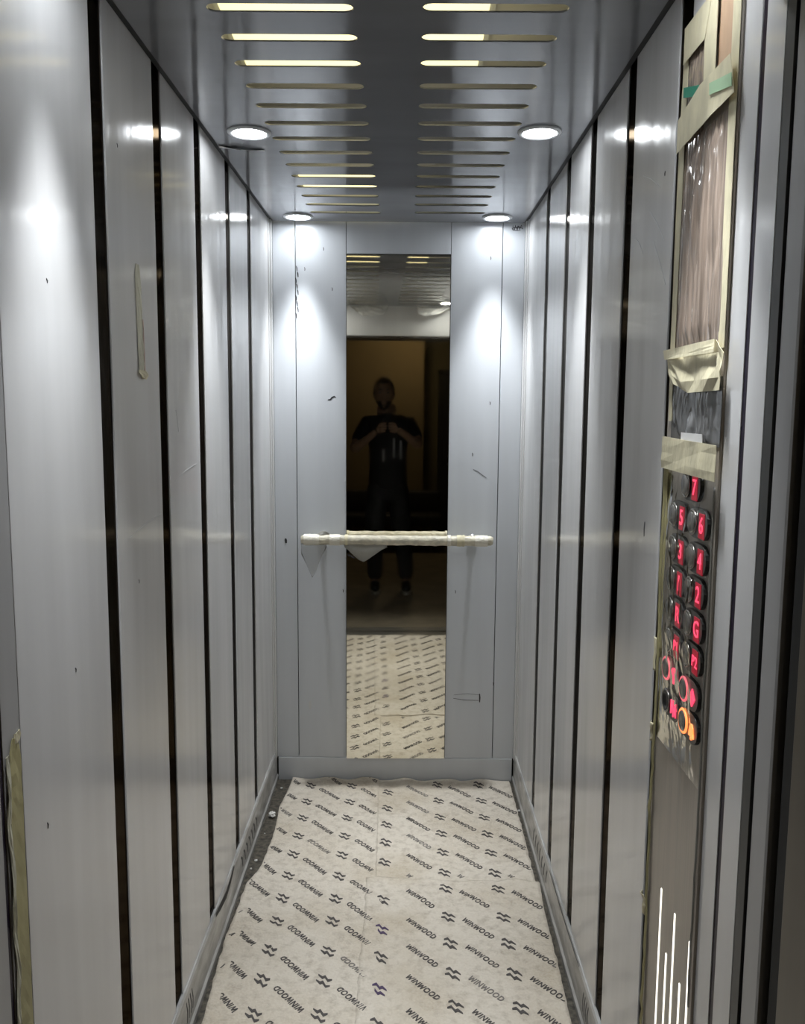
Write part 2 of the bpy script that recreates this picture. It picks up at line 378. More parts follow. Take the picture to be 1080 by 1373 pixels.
for y0, z0, y1, z1 in ((0.50, 1.28, 0.72, 1.30), (0.84, 1.36, 1.04, 1.385), (0.86, 1.52, 0.88, 1.47)):
    scuff([(y0, z0), ((y0+y1)/2, (z0+z1)/2+0.004), (y1, z1)], 0.0018, PL, M_scuff2, wl, 'scratch_mark')
# peeled film and dirt on the skirting
bl = bpy.data.objects['baseboard_left']; br = bpy.data.objects['baseboard_right']
PSL = ('X', -0.4843); PSR = ('X', 0.4843)
scuff([(1.13, 0.122), (1.19, 0.112), (1.27, 0.100), (1.33, 0.108), (1.39, 0.122)], 0.022, PSL, M_gap, bl, 'peeled_gap')
for i in range(7):
    y = 1.50+0.045*i; scuff([(y, 0.09+0.01*nz(i, 2)), (y+0.02, 0.075), (y+0.03, 0.045)], 0.010, PSL, M_scuff, bl)
    y = 1.42+0.045*i; scuff([(y, 0.10+0.01*nz(i, 6)), (y+0.015, 0.08), (y+0.02, 0.05)], 0.009, PSR, M_scuff, br)
for i in range(4):
    scuff([(0.80+0.018*i, 0.10), (0.81+0.018*i, 0.07), (0.805+0.018*i, 0.045)], 0.006, PSL, M_scuff, bl)
    scuff([(0.80+0.018*i, 0.10), (0.81+0.018*i, 0.07), (0.805+0.018*i, 0.045)], 0.006, PSR, M_scuff, br)
scuff([(0.92, 0.123), (1.15, 0.119), (1.38, 0.122)], 0.004, PSR, M_gap, br, 'peeled_gap')

# ---- ceiling with two columns of rounded slots
def stadium(x0, x1, yc, wd, n=7):
    r = wd/2; p = []
    for k in range(n+1):
        a = -math.pi/2+math.pi*k/n; p.append((x1-r+r*math.cos(a), yc+r*math.sin(a)))
    for k in range(n+1):
        a = math.pi/2+math.pi*k/n; p.append((x0+r+r*math.cos(a), yc+r*math.sin(a)))
    return p
loops = [[(-0.477, 0.002), (0.477, 0.002), (0.477, 2.286), (-0.477, 2.286)]]
for k in range(-3, 14):
    y = 0.4835+0.1262*k
    loops.append(stadium(-0.321, -0.063, y, 0.034)); loops.append(stadium(0.058, 0.314, y-0.004, 0.034))
me = curve_mesh(loops, 0.003)
me.materials.append(M_ceil); me.transform(Matrix.Translation((0, 0, H+0.0015)))
me.materials.append(M_plenum)
for p in me.polygons: p.material_index = 1 if p.normal.z > 0.9 else 0      # upper side made pale to bounce light onto the cavity roof
ceil = bpy.data.objects.new('ceiling', me); COL.objects.link(ceil); ceil['kind'] = 'structure'
# cavity above: roof and four sides
bm = B(); box(bm, -0.54, 0.54, -0.12, 2.50, 2.385, 2.40)
box(bm, -0.545, -0.535, -0.12, 2.5, 2.30, 2.39); box(bm, 0.535, 0.545, -0.12, 2.5, 2.30, 2.39)
box(bm, -0.54, 0.54, -0.13, -0.12, 2.226, 2.39); box(bm, -0.54, 0.54, 2.5, 2.51, 2.30, 2.39)
box(bm, -0.54, 0.54, 2.32, 2.51, 2.288, 2.30)
obj('ceiling_cavity', bm, M_plenum, ceil)
bm = B()
for s in (-1, 1):
    x0, x1 = sorted((s*0.4765, s*0.4908)); box(bm, x0, x1, 0.0, 2.288, 2.2275, 2.252)
obj('shadow_gap', bm, M_gap, ceil)

# warm light panels and a tube above the slots
for x0, x1, y0, y1, lab in ((-0.37, 0.205, 0.68, 1.16, 'warm lit panel glowing through the nearest ceiling slots'), (-0.37, -0.03, 2.16, 2.46, 'warm lit panel glowing through the rear left ceiling slots')):
    t = thing('light_panel', lab, 'lamp', ((x0+x1)/2, (y0+y1)/2, 2.385), 'light panels above the slotted ceiling')
    obj('diffuser', box(B(), x0, x1, y0, y1, 2.372, 2.378), M_panel, t)
    bm = B(); box(bm, x0-0.015, x1+0.015, y0-0.015, y1+0.015, 2.377, 2.386, bev=0.002); obj('frame', bm, M_ring, t)
y, z = -0.03, 2.268
t = thing('fluorescent_tube', 'warm fluorescent tube above the ceiling slots beside the car doorway', 'lamp', (0, y, z))
obj('glass_tube', tube(B(), [(-0.40, y, z), (0.15, y, z)], 0.013, 14), M_tube, t, smooth=True)
for x in (-0.40, 0.15): obj('end_holder', box(B(), x-0.012, x+0.012, y-0.02, y+0.02, z-0.02, 2.386, bev=0.002), M_ring, t)

# ---- downlights
for i, (x, y, lab) in enumerate(((-0.372, 0.17, 'round white downlight on the ceiling, left, over the car doorway'), (0.367, 0.17, 'round white downlight on the ceiling, right, over the car doorway'),
                           (-0.372, 1.187, 'lit round downlight near the left wall, middle of its row'), (0.367, 1.170, 'lit round downlight near the right wall, middle of its row'),
                           (-0.371, 2.190, 'lit round downlight in the rear left corner of the ceiling'), (0.364, 2.186, 'lit round downlight in the rear right corner of the ceiling'))):
    t = thing('downlight', lab, 'lamp', (x, y, H), 'ceiling downlights')
    obj('trim_ring', lathe(B(), [(0.056, -0.0002), (0.055, -0.004), (0.050, -0.007), (0.0435, -0.006), (0.0425, -0.002), (0.0425, -0.0002)], (x, y, H), 40), M_ring, t, smooth=True)
    obj('diffuser', lathe(B(), [(0.042, -0.0005), (0.042, -0.003), (0.030, -0.0048), (0.0, -0.0055)], (x, y, H), 32), M_lamp, t, smooth=True)
    ld = bpy.data.lights.new('beam', 'SPOT'); ld.energy = SPOT; ld.color = (0.95, 0.98, 1.0); ld.spot_size = math.radians(50); ld.spot_blend = 1.0; ld.shadow_soft_size = 0.03
    lo = bpy.data.objects.new('beam', ld); COL.objects.link(lo); lo.parent = t; lo.location = (0, 0, -0.04)

# ---- front of the car: header, doors, sills
obj('wall_front', box(B(), -0.60, 0.60, -0.045, 0.0, 2.035, 2.40, bev=0.001), M_wall, kind='structure')
d1 = obj('door_1', box(B(), -0.9, 0.9, -0.100, -0.050, 2.060, 2.10), M_grey, kind='structure')
for s in (-1, 1):
    x0, x1 = sorted((s*0.4925, s*0.93)); obj('door_leaf', box(B(), x0, x1, -0.102, -0.049, 0.008, 2.06, bev=0.006), M_grey, d1)
    x0, x1 = sorted((s*0.496, s*0.53))
d2 = obj('door_2', box(B(), -0.9, 0.9, -0.150, -0.112, 2.060, 2.10), M_gap, kind='structure')
for s in (-1, 1):
    x0, x1 = sorted((s*0.500, s*0.93)); obj('door_leaf', box(B(), x0, x1, -0.150, -0.114, 0.008, 2.06, bev=0.003), M_gap, d2)
def sill(name, y0, y1):
    bm = B(); box(bm, -0.93, 0.93, y0, y1, -0.03, -0.006)
    n = 5; wd = (y1-y0)/n
    for k in range(n): box(bm, -0.93, 0.93, y0+k*wd+0.002, y0+(k+1)*wd-0.002, -0.008, -0.0005, bev=0.001)
    obj(name, bm, M_alu, kind='structure')
sill('trim_1', -0.105, -0.016); sill('trim_2', -0.235, -0.135)
bm = B()
for s in (-1, 1):
    x0, x1 = sorted((s*0.4925, s*0.62)); box(bm, x0, x1, -0.33, -0.154, 0.0, 2.16, bev=0.002)
box(bm, -0.62, 0.62, -0.33, -0.154, 2.035, 2.16, bev=0.002)
obj('trim_3', bm, M_land, kind='structure')

# ---- lobby
bm = B()
box(bm, -1.6, -0.60, -0.30, -0.18, 0, 2.75); box(bm, 0.60, 1.6, -0.30, -0.18, 0, 2.75); box(bm, -0.62, 0.62, -0.30, -0.18, 2.14, 2.75)
obj('wall_landing', bm, M_lobby, kind='structure')
obj('floor', box(B(), -1.7, 1.7, -4.9, -0.236, -0.04, -0.001), M_lfloor, kind='structure')
obj('ceiling', box(B(), -1.7, 1.7, -4.9, -0.18, 2.75, 2.80), M_lceil, kind='structure')
obj('wall_lobby_rear', box(B(), -1.7, 0.475, -4.30, -4.20, 0, 2.75), M_lobby, kind='structure')
obj('wall_lobby_alcove', box(B(), 0.475, 1.7, -4.70, -4.60, 0, 2.75), M_lobby2, kind='structure')
obj('wall_lobby_left', box(B(), -1.7, -1.6, -4.3, -0.18, 0, 2.75), M_lobby, kind='structure')
obj('wall_lobby_right', box(B(), 1.6, 1.7, -4.7, -0.18, 0, 2.75), M_lobby2, kind='structure')
d3 = obj('door_3', box(B(), 0.72, 1.52, -4.605, -4.56, 0.005, 2.06, bev=0.004), M_door, kind='structure')
bm = B(); tube(bm, [(0.80, -4.56, 1.02), (0.80, -4.515, 1.02), (0.91, -4.515, 1.02)], 0.010, 8)
obj('door_handle', bm, M_bracket, d3, smooth=True)
bm = B(); box(bm, 0.665, 0.72, -4.61, -4.55, 0, 2.12, bev=0.004); box(bm, 1.52, 1.575, -4.61, -4.55, 0, 2.12, bev=0.004); box(bm, 0.665, 1.575, -4.61, -4.55, 2.06, 2.12, bev=0.004)
obj('door_frame', bm, M_door, d3)

lt = thing('lobby_fill_lamp', 'unseen round ceiling lamp added to light the lobby behind the man', 'lamp', (0.30, -3.55, 2.75))  # added lamp, out of view, brightens the dark lobby
obj('fill_lamp_base', lathe(B(), [(0.12, -0.0005), (0.12, -0.03), (0.11, -0.035)], (0.30, -3.55, 2.75), 32), M_ring, lt, smooth=True)
obj('fill_lamp_glass', lathe(B(), [(0.105, -0.034), (0.09, -0.06), (0.05, -0.075), (0.0, -0.08)], (0.30, -3.55, 2.75), 32), M_lobbyfill, lt, smooth=True)

# low bench by the lobby wall
bn = thing('bench', 'low black upholstered bench by the lobby wall behind the man, seen in the mirror', 'bench', (0.13, -3.9, 0))
obj('seat', box(B(), -0.42, 0.66, -4.12, -3.70, 0.33, 0.47, bev=0.025), M_black, bn, smooth=True)
obj('backrest', box(B(), -0.42, 0.66, -4.17, -4.06, 0.47, 0.73, bev=0.03), M_black, bn, smooth=True)
for x in (-0.36, 0.60):
    for y in (-4.07, -3.76):
        bm = B(); tube(bm, [(x, y, 0.0), (x, y, 0.34)], [0.016, 0.022], 10); obj('leg', bm, M_char, bn, smooth=True)

# ================================================================ MIRROR (polished sheet, slightly bowed)
mir = thing('mirror', 'tall narrow mirror set in the centre of the back wall, behind the handrail', 'mirror', (0.001, 2.293, 0.098))
# mirror normal: n ~ (-0.019, 1, -slope)  ->  y rises with x by 0.019 and with z by slope
bm = B(); NX, NZ = 6, 60
z0, z1, x0, x1 = 0.0985, 2.105, -0.1985, 0.2005
zz = [z0+(z1-z0)*j/NZ for j in range(NZ+1)]
def slope(z):
    t = min(1, max(0, (z-0.62)/(1.30-0.62))); t = t*t*(3-2*t); return 0.0005+0.0125*t
off = [0.0]
for j in range(NZ): off.append(off[-1]+slope((zz[j]+zz[j+1])/2)*(zz[j+1]-zz[j]))
YM = 2.2805
g = [[bm.verts.new((x0+(x1-x0)*i/NX, YM+0.019*(x0+(x1-x0)*i/NX)+off[j], zz[j])) for i in range(NX+1)] for j in range(NZ+1)]
for j in range(NZ):
    for i in range(NX): bm.faces.new((g[j][i], g[j][i+1], g[j+1][i+1], g[j+1][i]))
obj('mirror_sheet', bm, M_mirror, mir, smooth=True)
bm = B()                                                # dark backing plate behind the sheet
gb = [[bm.verts.new((x0+(x1-x0)*i, YM+0.0012+0.019*(x0+(x1-x0)*i)+off[j], zz[j])) for i in (0, 1)] for j in range(NZ+1)]
gc = [[bm.verts.new((x0+(x1-x0)*i, YM+0.0002+0.019*(x0+(x1-x0)*i)+off[j], zz[j])) for i in (0, 1)] for j in range(NZ+1)]
for j in range(NZ):
    bm.faces.new((gb[j][0], gb[j][1], gb[j+1][1], gb[j+1][0]))
    for i in (0, 1): bm.faces.new((gb[j][i], gc[j][i], gc[j+1][i], gb[j+1][i]))
obj('backing_plate', bm, M_gap, mir)
bm = B()
for xa, xb in ((-0.1999, -0.1986), (0.2006, 0.2022)): box(bm, xa, xb, 2.2902, 2.34, 0.0985, 2.105)
box(bm, -0.1985, 0.2005, 2.2905, 2.34, 2.1052, 2.1068)
obj('edge_trim', bm, M_gap, mir)
# widen the recess behind the mirror: backing in wb is deeper there (sheet leans back up to 19 mm), see wall_back cut below

# ================================================================ HANDRAIL
hr = thing('handrail', 'handrail across the mirror on the back wall, wrapped in cream film', 'handrail', (0.0, 2.22, 1.01))
bm = B(); n = 70; pts = []; rad = []
for i in range(n+1):
    x = -0.372+0.748*i/n
    pts.append((x, 2.222+0.0008*nz(x*9, 1), 1.0105+0.0012*nz(x*12, 5))); rad.append(0.0195+0.0022*nz(x*30, 3)+(0.001 if i % 7 == 0 else 0))
rad[0] = 0.014; rad[-1] = 0.014
tube(bm, pts, rad, 16)
obj('bar', bm, M_rail, hr, smooth=True)
for x in (-0.30, 0.30):
    bm = B(); tube(bm, [(x, 2.24, 1.008), (x, 2.291, 1.008)], 0.008, 10); lathe(bm, [(0.0, -0.005), (0.018, -0.005), (0.02, 0.0)], (x, 2.290, 1.008), 20, axis='Z')
    bm.free(); bm = B(); tube(bm, [(x, 2.232, 1.008), (x, 2.2895, 1.008)], 0.008, 10); tube(bm, [(x, 2.284, 1.008), (x, 2.2898, 1.008)], 0.019, 16)
    obj('bracket', bm, M_bracket, hr, smooth=True)
# bands of tape and bulges of film round the bar
for x, wd, m in ((-0.195, 0.012, M_tape), (0.205, 0.014, M_wrap), (0.33, 0.05, M_wrap), (-0.33, 0.06, M_wrap), (-0.24, 0.04, M_wrap), (0.25, 0.03, M_tape)):
    bm = B(); k = 6
    tube(bm, [(x-wd/2+wd*i/k, 2.222, 1.0105) for i in range(k+1)], [0.0225+0.0025*nz(x*40+i*0.9, 8) for i in range(k+1)], 16, cap=False)
    obj('tape_band', bm, m, hr, smooth=True)
def sheet(name, outline, th, m, parent, bulge=0.004, seed=0, smooth=True, label=None):
    """thin crumpled flap: outline = list of (top, bottom) 3-D point pairs"""
    bm = B(); rows = 8; g = []
    for i, (a, b) in enumerate(outline):
        a, b = Vector(a), Vector(b); col = []
        for j in range(rows+1):
            t = j/rows; p = a.lerp(b, t)
            p.y += bulge*nz(p.x*45+seed, p.z*45, seed)*min(1, t*3); p.z += 0.002*nz(p.x*60, seed, p.z*50)*t
            col.append(bm.verts.new(p))
        g.append(col)
    for i in range(len(g)-1):
        for j in range(rows): bm.faces.new((g[i][j], g[i+1][j], g[i+1][j+1], g[i][j+1]))
    o = obj(name, bm, m, parent, smooth=smooth, label=label)
    sm = o.modifiers.new('thickness', 'SOLIDIFY'); sm.thickness = th
    return o
top = [-0.206+0.0185*i for i in range(10)]
bot = [0.985, 0.968, 0.950, 0.934, 0.927, 0.938, 0.950, 0.964, 0.976, 0.984]
sheet('torn_film_flap', [((x, 2.212, 0.998), (x+0.004, 2.206, b)) for x, b in zip(top, bot)], 0.0006, M_cloud, hr, 0.012, 3, label='torn cloudy flap of film hanging below the bar in front of the mirror')
top = [-0.372+0.014*i for i in range(8)]
bot = [0.955, 0.925, 0.893, 0.862, 0.885, 0.925, 0.958, 0.980]
sheet('torn_film_flap', [((x, 2.212, 0.998), (x+0.002, 2.214, b)) for x, b in zip(top, bot)], 0.0006, M_haze, hr, 0.012, 9, label='thin hanging flap of film at the left end')
sheet('film_bulge', [((x, 2.222, 1.026+0.020*math.sin(math.pi*i/7)), (x, 2.215, 1.016)) for i, x in enumerate([-0.315+0.009*i for i in range(8)])], 0.0006, M_cloud, hr, 0.01, 5)
bm = B()
for i in range(4): tube(bm, [(-0.187+0.007*i, 2.203, 0.958-0.004*i), (-0.184+0.007*i, 2.203, 0.950-0.003*i)], 0.003, 6)
obj('printed_mark', bm, M_scuff, hr)

# ================================================================ CONTROL PANEL on the right wall
XF = 0.4865
cp = thing('control_panel', 'steel lift control panel on the right wall, with red lit buttons under film and tape', 'control panel', (0.491, 0.24, 1.2))
obj('faceplate', box(B(), XF, 0.4915, 0.119, 0.377, 0.10, 2.15, bev=0.0012), M_copst, cp)
def poly_yz(name, pts, x, th, m, label=None, crink=0.0006, seed=0):
    bm = B(); vs = [bm.verts.new((x, y, z)) for y, z in pts]; f = bm.faces.new(vs)
    bmesh.ops.triangulate(bm, faces=[f])
    bmesh.ops.subdivide_edges(bm, edges=bm.edges[:], cuts=3, use_grid_fill=True)
    for v in bm.verts: v.co.x += crink*nz(v.co.y*70+seed, v.co.z*50, seed)
    r = bmesh.ops.extrude_face_region(bm, geom=bm.faces[:])
    for v in [g for g in r['geom'] if isinstance(g, bmesh.types.BMVert)]: v.co.x -= th
    return obj(name, bm, m, cp, label=label)
def film_yz(name, y0, y1, z0, z1, x, m, amp, fy, fz, ny, nzz, label=None, seed=0, top=None, lift=0.0):
    bm = B(); g = []
    for j in range(nzz+1):
        row = []
        for i in range(ny+1):
            y = y0+(y1-y0)*i/ny; zt = top(y) if top else z1; z = z0+(zt-z0)*j/nzz
            edge = min(1, 6*min(i/ny, 1-i/ny)) * min(1, 8*min(j/nzz, 1-j/nzz)+0.15)
            d = (nz(y*fy+seed, z*fz, seed)+0.55*abs(nz(y*fy*2.3+7, z*fz*2.1, seed+3)))*amp*edge
            row.append(bm.verts.new((x-abs(d)-lift*min(1, 5*min(i/ny, 1-i/ny))*min(1, 4*(1-j/nzz), 2.4*j/nzz), y, z)))
        g.append(row)
    for j in range(nzz):
        for i in range(ny): bm.faces.new((g[j][i], g[j][i+1], g[j+1][i+1], g[j+1][i]))
    return obj(name, bm, m, cp, smooth=True, label=label)
# brown film bundle over the display, windows above
film_yz('crinkled_film', 0.130, 0.352, 1.622, 1.985, XF-0.0005, M_kraft, 0.014, 75, 3.0, 90, 50, 'brown crinkled film over the upper panel', 2,
        top=lambda y: 1.955)
film_yz('crinkled_film', 0.255, 0.345, 1.955, 2.095, XF-0.0005, M_kraft, 0.006, 45, 12, 30, 30, 'small brown film window above the green tape', 5)
poly_yz('cardboard_insert', [(0.200, 2.14), (0.132, 2.14), (0.128, 2.00), (0.205, 2.005)], XF-0.0004, 0.001, M_card, 'orange cardboard insert at the top')
film_yz('display_film', 0.118, 0.352, 1.478, 1.580, XF-0.001, M_dispfilm, 0.006, 22, 14, 40, 24, 'grey glossy film over the display', 8)
poly_yz('sticker', [(0.270, 1.4955), (0.167, 1.4955), (0.167, 1.480), (0.270, 1.480)], XF-0.009, 0.0006, M_white, 'white sticker at the foot of the display')
T = 0.0006
poly_yz('masking_tape', [(0.150, 2.14), (0.118, 2.14), (0.117, 1.62), (0.142, 1.62)], XF-0.0015, T, M_tape, 'long upright strip of masking tape on the right', seed=1)
poly_yz('masking_tape', [(0.362, 2.12), (0.340, 2.10), (0.342, 1.95), (0.348, 1.86), (0.350, 1.63), (0.348, 1.512), (0.362, 1.512), (0.370, 1.63), (0.372, 1.86), (0.372, 1.98)], XF-0.002, T, M_tape, 'long upright strip of masking tape on the left', seed=2)
poly_yz('masking_tape', [(0.255, 2.14), (0.200, 2.14), (0.198, 2.012), (0.249, 2.012)], XF-0.0062, T, M_tape, 'short upright strip of tape between the windows', seed=3)
poly_yz('masking_tape', [(0.352, 2.14), (0.225, 2.14), (0.249, 2.085), (0.352, 2.085)], XF-0.0070, T, M_tape, 'tape across the top', seed=4)
poly_yz('masking_tape', [(0.356, 2.000), (0.250, 2.020), (0.126, 2.018), (0.105, 1.960), (0.199, 1.958), (0.290, 1.952), (0.356, 1.948)], XF-0.0105, T, M_tape, 'slanting strip of tape over the brown film', seed=5)
poly_yz('green_tape', [(0.341, 2.046), (0.256, 2.022), (0.255, 2.006), (0.340, 2.030)], XF-0.0078, T, M_green, 'dark green strip of tape')
poly_yz('green_tape', [(0.202, 2.005), (0.112, 1.988), (0.110, 1.970), (0.200, 1.988)], XF-0.0125, T, M_lgreen, 'pale green strip of tape')
poly_yz('masking_tape', [(0.372, 1.630), (0.130, 1.632), (0.104, 1.612), (0.104, 1.560), (0.250, 1.558), (0.340, 1.578)], XF-0.0085, T, M_tape, 'crumpled band of tape above the display', crink=0.006, seed=6)
poly_yz('masking_tape', [(0.372, 1.631), (0.130, 1.633), (0.125, 1.614), (0.366, 1.615)], XF-0.0125, T, M_tape, 'narrow band of tape along the film edge', crink=0.002, seed=7)
poly_yz('masking_tape', [(0.366, 1.486), (0.102, 1.482), (0.103, 1.430), (0.366, 1.432)], XF-0.0105, T, M_tape, 'flat band of tape below the display', crink=0.002, seed=8)
# crinkled clear film over the buttons
film_yz('protective_film', 0.110, 0.360, 0.955, 1.436, XF-0.0008, M_clear, 0.0018, 34, 26, 70, 110, 'clear crinkled film over the buttons', 4, lift=0.0125)
# edge tape and its curled scraps
def ribbon(name, cent, wd, x, m, parent, label=None, amp=0.004):
    bm = B(); prev = None; n = len(cent)
    fine = []
    for i in range(n-1):
        for k in range(8):
            t = k/8; fine.append((cent[i][0]*(1-t)+cent[i+1][0]*t, cent[i][1]*(1-t)+cent[i+1][1]*t))
    fine.append(cent[-1])
    for i, (y, z) in enumerate(fine):
        w2 = wd*(0.6+0.5*abs(nz(z*23, 2)))/2; d = amp*nz(z*19, 7)
        row = [bm.verts.new((x-abs(d), y-w2, z)), bm.verts.new((x-0.002-abs(d)*1.6, y, z)), bm.verts.new((x, y+w2, z))]
        if prev:
            for a in range(2): bm.faces.new((prev[a], prev[a+1], row[a+1], row[a]))
        prev = row
    o = obj(name, bm, m, parent, smooth=True, label=label); sm = o.modifiers.new('thickness', 'SOLIDIFY'); sm.thickness = 0.0005
    return o
ribbon('edge_tape', [(0.366, 1.43), (0.367, 1.22), (0.364, 1.08), (0.366, 0.93), (0.367, 0.78), (0.364, 0.57), (0.364, 0.40), (0.366, 0.16)], 0.016, XF-0.002, M_tape2, cp, 'olive tape strip along the left edge')
ribbon('edge_tape', [(0.352, 1.43), (0.349, 1.25), (0.351, 1.10)], 0.008, XF-0.002, M_tape2, cp)
ribbon('tape_scrap', [(0.374, 1.130), (0.375, 1.100), (0.374, 1.070)], 0.020, XF-0.004, M_tape, cp, 'loose tape scrap beside the lower buttons', 0.008)
ribbon('tape_scrap', [(0.378, 0.645), (0.374, 0.625), (0.378, 0.605)], 0.030, XF-0.004, M_tape, cp, 'loose tape scrap low on the edge', 0.010)
ribbon('tape_scrap', [(0.371, 0.975), (0.373, 0.94)], 0.018, XF-0.004, M_tape, cp, None, 0.008)
ribbon('film_edge', [(0.128, 1.42), (0.126, 1.20), (0.131, 1.09), (0.127, 1.02), (0.126, 0.85), (0.129, 0.72), (0.128, 0.60)], 0.004, XF-0.0005, M_cloud, cp, None, 0.001)

# buttons: stadium plate, steel cap, lit legend
MYZ = Matrix(((0, 0, -1, 0), (-1, 0, 0, 0), (0, 1, 0, 0), (0, 0, 0, 1)))     # local x -> -Y, y -> Z, z -> -X
def button(gy, gz, legend, kind='floor'):
    cy = gy+0.019; zc = gz+0.002; x = XF
    b = bpy.data.objects.new('button', None); COL.objects.link(b); b.empty_display_size = 0.02
    b.parent = cp; b.matrix_parent_inverse = pworld(cp).inverted(); b.location = (x, cy, zc)
    if legend: b['label'] = {'call': 'door button with a pink lit ring', 'open': 'door button with a pink lit ring', 'fan': 'button with a black keyhole', 'bell': 'alarm button with an orange lit ring'}.get(kind, 'button lit red with %s' % legend)
    hw, hh, th = 0.043, 0.0235, 0.0065
    pts = [(x, cy+p[0], zc+p[1]) for p in stadium(-hw, hw, 0, 2*hh, 9)]
    bm = prism(B(), pts, (-th, 0, 0)); 
    for f in bm.faces:
        c = f.calc_center_median(); f.material_index = 0 if c.x < x-th*0.95 else 1
    obj('button_plate', bm, [M_btn, M_btnside], b)
    xp = x-th
    cc = (xp, cy+0.019, zc)
    if kind == 'fan':
        obj('key_switch', lathe(B(), [(0.019, 0.001), (0.0185, -0.003), (0.012, -0.004), (0.010, -0.0005), (0.0, -0.0005)], cc, 28, axis='X'), M_btnside, b, smooth=True)
    else:
        obj('push_cap', lathe(B(), [(0.0165, 0.001), (0.0165, -0.0035), (0.015, -0.0048), (0.0, -0.0042)], cc, 28, axis='X'), M_cap, b, smooth=True)
    bm = B(); R = 0.0185; tube(bm, [(xp-0.002, cc[1]+R*math.cos(a), zc+R*math.sin(a)) for a in [2*math.pi*k/28 for k in range(29)]], 0.0019, 8, cap=False)
    obj('halo_ring', bm, {'call': M_pink, 'open': M_pink, 'bell': M_orange}.get(kind, M_cap), b, smooth=True)
    if kind in ('floor',):
        obj('legend_window', box(B(), xp-0.0008, xp+0.001, gy-0.0125, gy+0.0125, gz-0.019, gz+0.019, bev=0.0004), M_redwin, b)
        me = text_mesh(legend, 0.036 if len(legend) == 1 else 0.025, 0.001); me.transform(MYZ); me.transform(Matrix.Translation((xp-0.0014, gy, gz)))
        mobj('legend', me, M_red, b)
    else:
        bm = B()
        def rect(y0, y1, z0, z1): box(bm, xp-0.002, xp, gy+y0, gy+y1, gz+z0, gz+z1)
        if kind == 'call':
            lathe(bm, [(0.0135, 0.0), (0.0135, -0.002), (0.0, -0.0022)], (xp, gy, gz), 24, axis='X')
        elif kind == 'open':
            for s in (-1, 1): prism(bm, [(xp, gy+s*0.002, gz+0.012), (xp, gy+s*0.002, gz-0.012), (xp, gy+s*0.0125, gz)], (-0.002, 0, 0))
            rect(-0.0012, 0.0012, -0.014, 0.014)
        elif kind == 'fan':
            for s in (-1, 1): prism(bm, [(xp, gy+s*0.0125, gz+0.012), (xp, gy+s*0.0125, gz-0.012), (xp, gy+s*0.002, gz)], (-0.002, 0, 0))
            rect(-0.0012, 0.0012, -0.014, 0.014)
        else:
            prism(bm, [(xp, gy+y, gz+z) for y, z in ((-0.011, -0.010), (0.011, -0.010), (0.0075, -0.004), (0.007, 0.005), (0.003, 0.010), (-0.003, 0.010), (-0.007, 0.005), (-0.0075, -0.004))], (-0.002, 0, 0))
            rect(-0.003, 0.003, -0.0145, -0.011)
        obj('legend', bm, M_orange if kind == 'bell' else M_red, b)
DZ = 0.0
for gy, gz, leg, k in ((0.198, 1.412, '7', 'floor'), (0.254, 1.358, '5', 'floor'), (0.159, 1.358, '6', 'floor'), (0.252, 1.303, '3', 'floor'), (0.158, 1.304, '4', 'floor'),
                       (0.252, 1.251, '1', 'floor'), (0.160, 1.252, '2', 'floor'), (0.252, 1.199, 'R', 'floor'), (0.159, 1.199, 'G', 'floor'),
                       (0.252, 1.146, 'P1', 'floor'), (0.159, 1.148, 'P2', 'floor'), (0.255, 1.096, 'door open', 'call'), (0.162, 1.091, 'door', 'open'),
                       (0.250, 1.042, 'key', 'fan'), (0.158, 1.040, 'bell', 'bell')):
    button(gy, gz, leg, k)
for y, zt in ((0.290, 0.704), (0.249, 0.610), (0.214, 0.704), (0.175, 0.607), (0.138, 0.704)):
    bm = prism(B(), [(XF+0.0005, y+p[1], p[0]) for p in stadium(zt-0.44, zt, 0, 0.0062, 5)], (-0.0013, 0, 0))
    obj('light_bar', bm, M_bar, cp, label='white lit bar at the foot of the panel')

# ================================================================ LOOSE TAPE AND SCRAPS
def wall_tape(name, pts, x, label):
    bm = B(); vs = [bm.verts.new((x, y, z)) for y, z in pts]; f = bm.faces.new(vs); bmesh.ops.triangulate(bm, faces=[f])
    bmesh.ops.subdivide_edges(bm, edges=bm.edges[:], cuts=3, use_grid_fill=True)
    for v in bm.verts: v.co.x += 0.0025*abs(nz(v.co.y*60, v.co.z*45, 3))
    o = obj(name, bm, M_tape, None); sm = o.modifiers.new('thickness', 'SOLIDIFY'); sm.thickness = 0.0006; sm.offset = 1
    return tag(o, label, 'tape')
mt = thing('masking_tape', 'short upright strip of masking tape stuck on the left wall at head height', 'tape', (-0.491, 0.60, 1.70))
def tape_strip(cent, wds, x, m, parent, name, lift=0.003, seed=0):
    bm = B(); prev = None
    for i, ((y, z), wd) in enumerate(zip(cent, wds)):
        row = []
        for k in range(5):
            t = k/4-0.5
            row.append(bm.verts.new((x+0.0006+lift*abs(nz(y*50+k*0.7+seed, z*40, seed)), y+t*wd, z+0.002*nz(k, z*30))))
        if prev:
            for k in range(4): bm.faces.new((prev[k], prev[k+1], row[k+1], row[k]))
        prev = row
    o = obj(name, bm, m, parent, smooth=False); sm = o.modifiers.new('thickness', 'SOLIDIFY'); sm.thickness = 0.0005
    return o
M_tape3 = mat('pale_greenish_tape', (0.68, 0.665, 0.53), 0.6, spec=0.3, var=0.2, vscale=(40, 40, 14), bump=0.001, bscale=(90, 90, 40))
c = [(0.597+0.009*i/14, 1.803-0.205*i/14) for i in range(15)]
tape_strip(c, [0.018, 0.030]+[0.036+0.003*nz(i, 1) for i in range(13)], -0.491, M_tape3, mt, 'strip', 0.003)
M_pinkt = mat('pinkish_tape_edge', (0.52, 0.40, 0.34), 0.6)
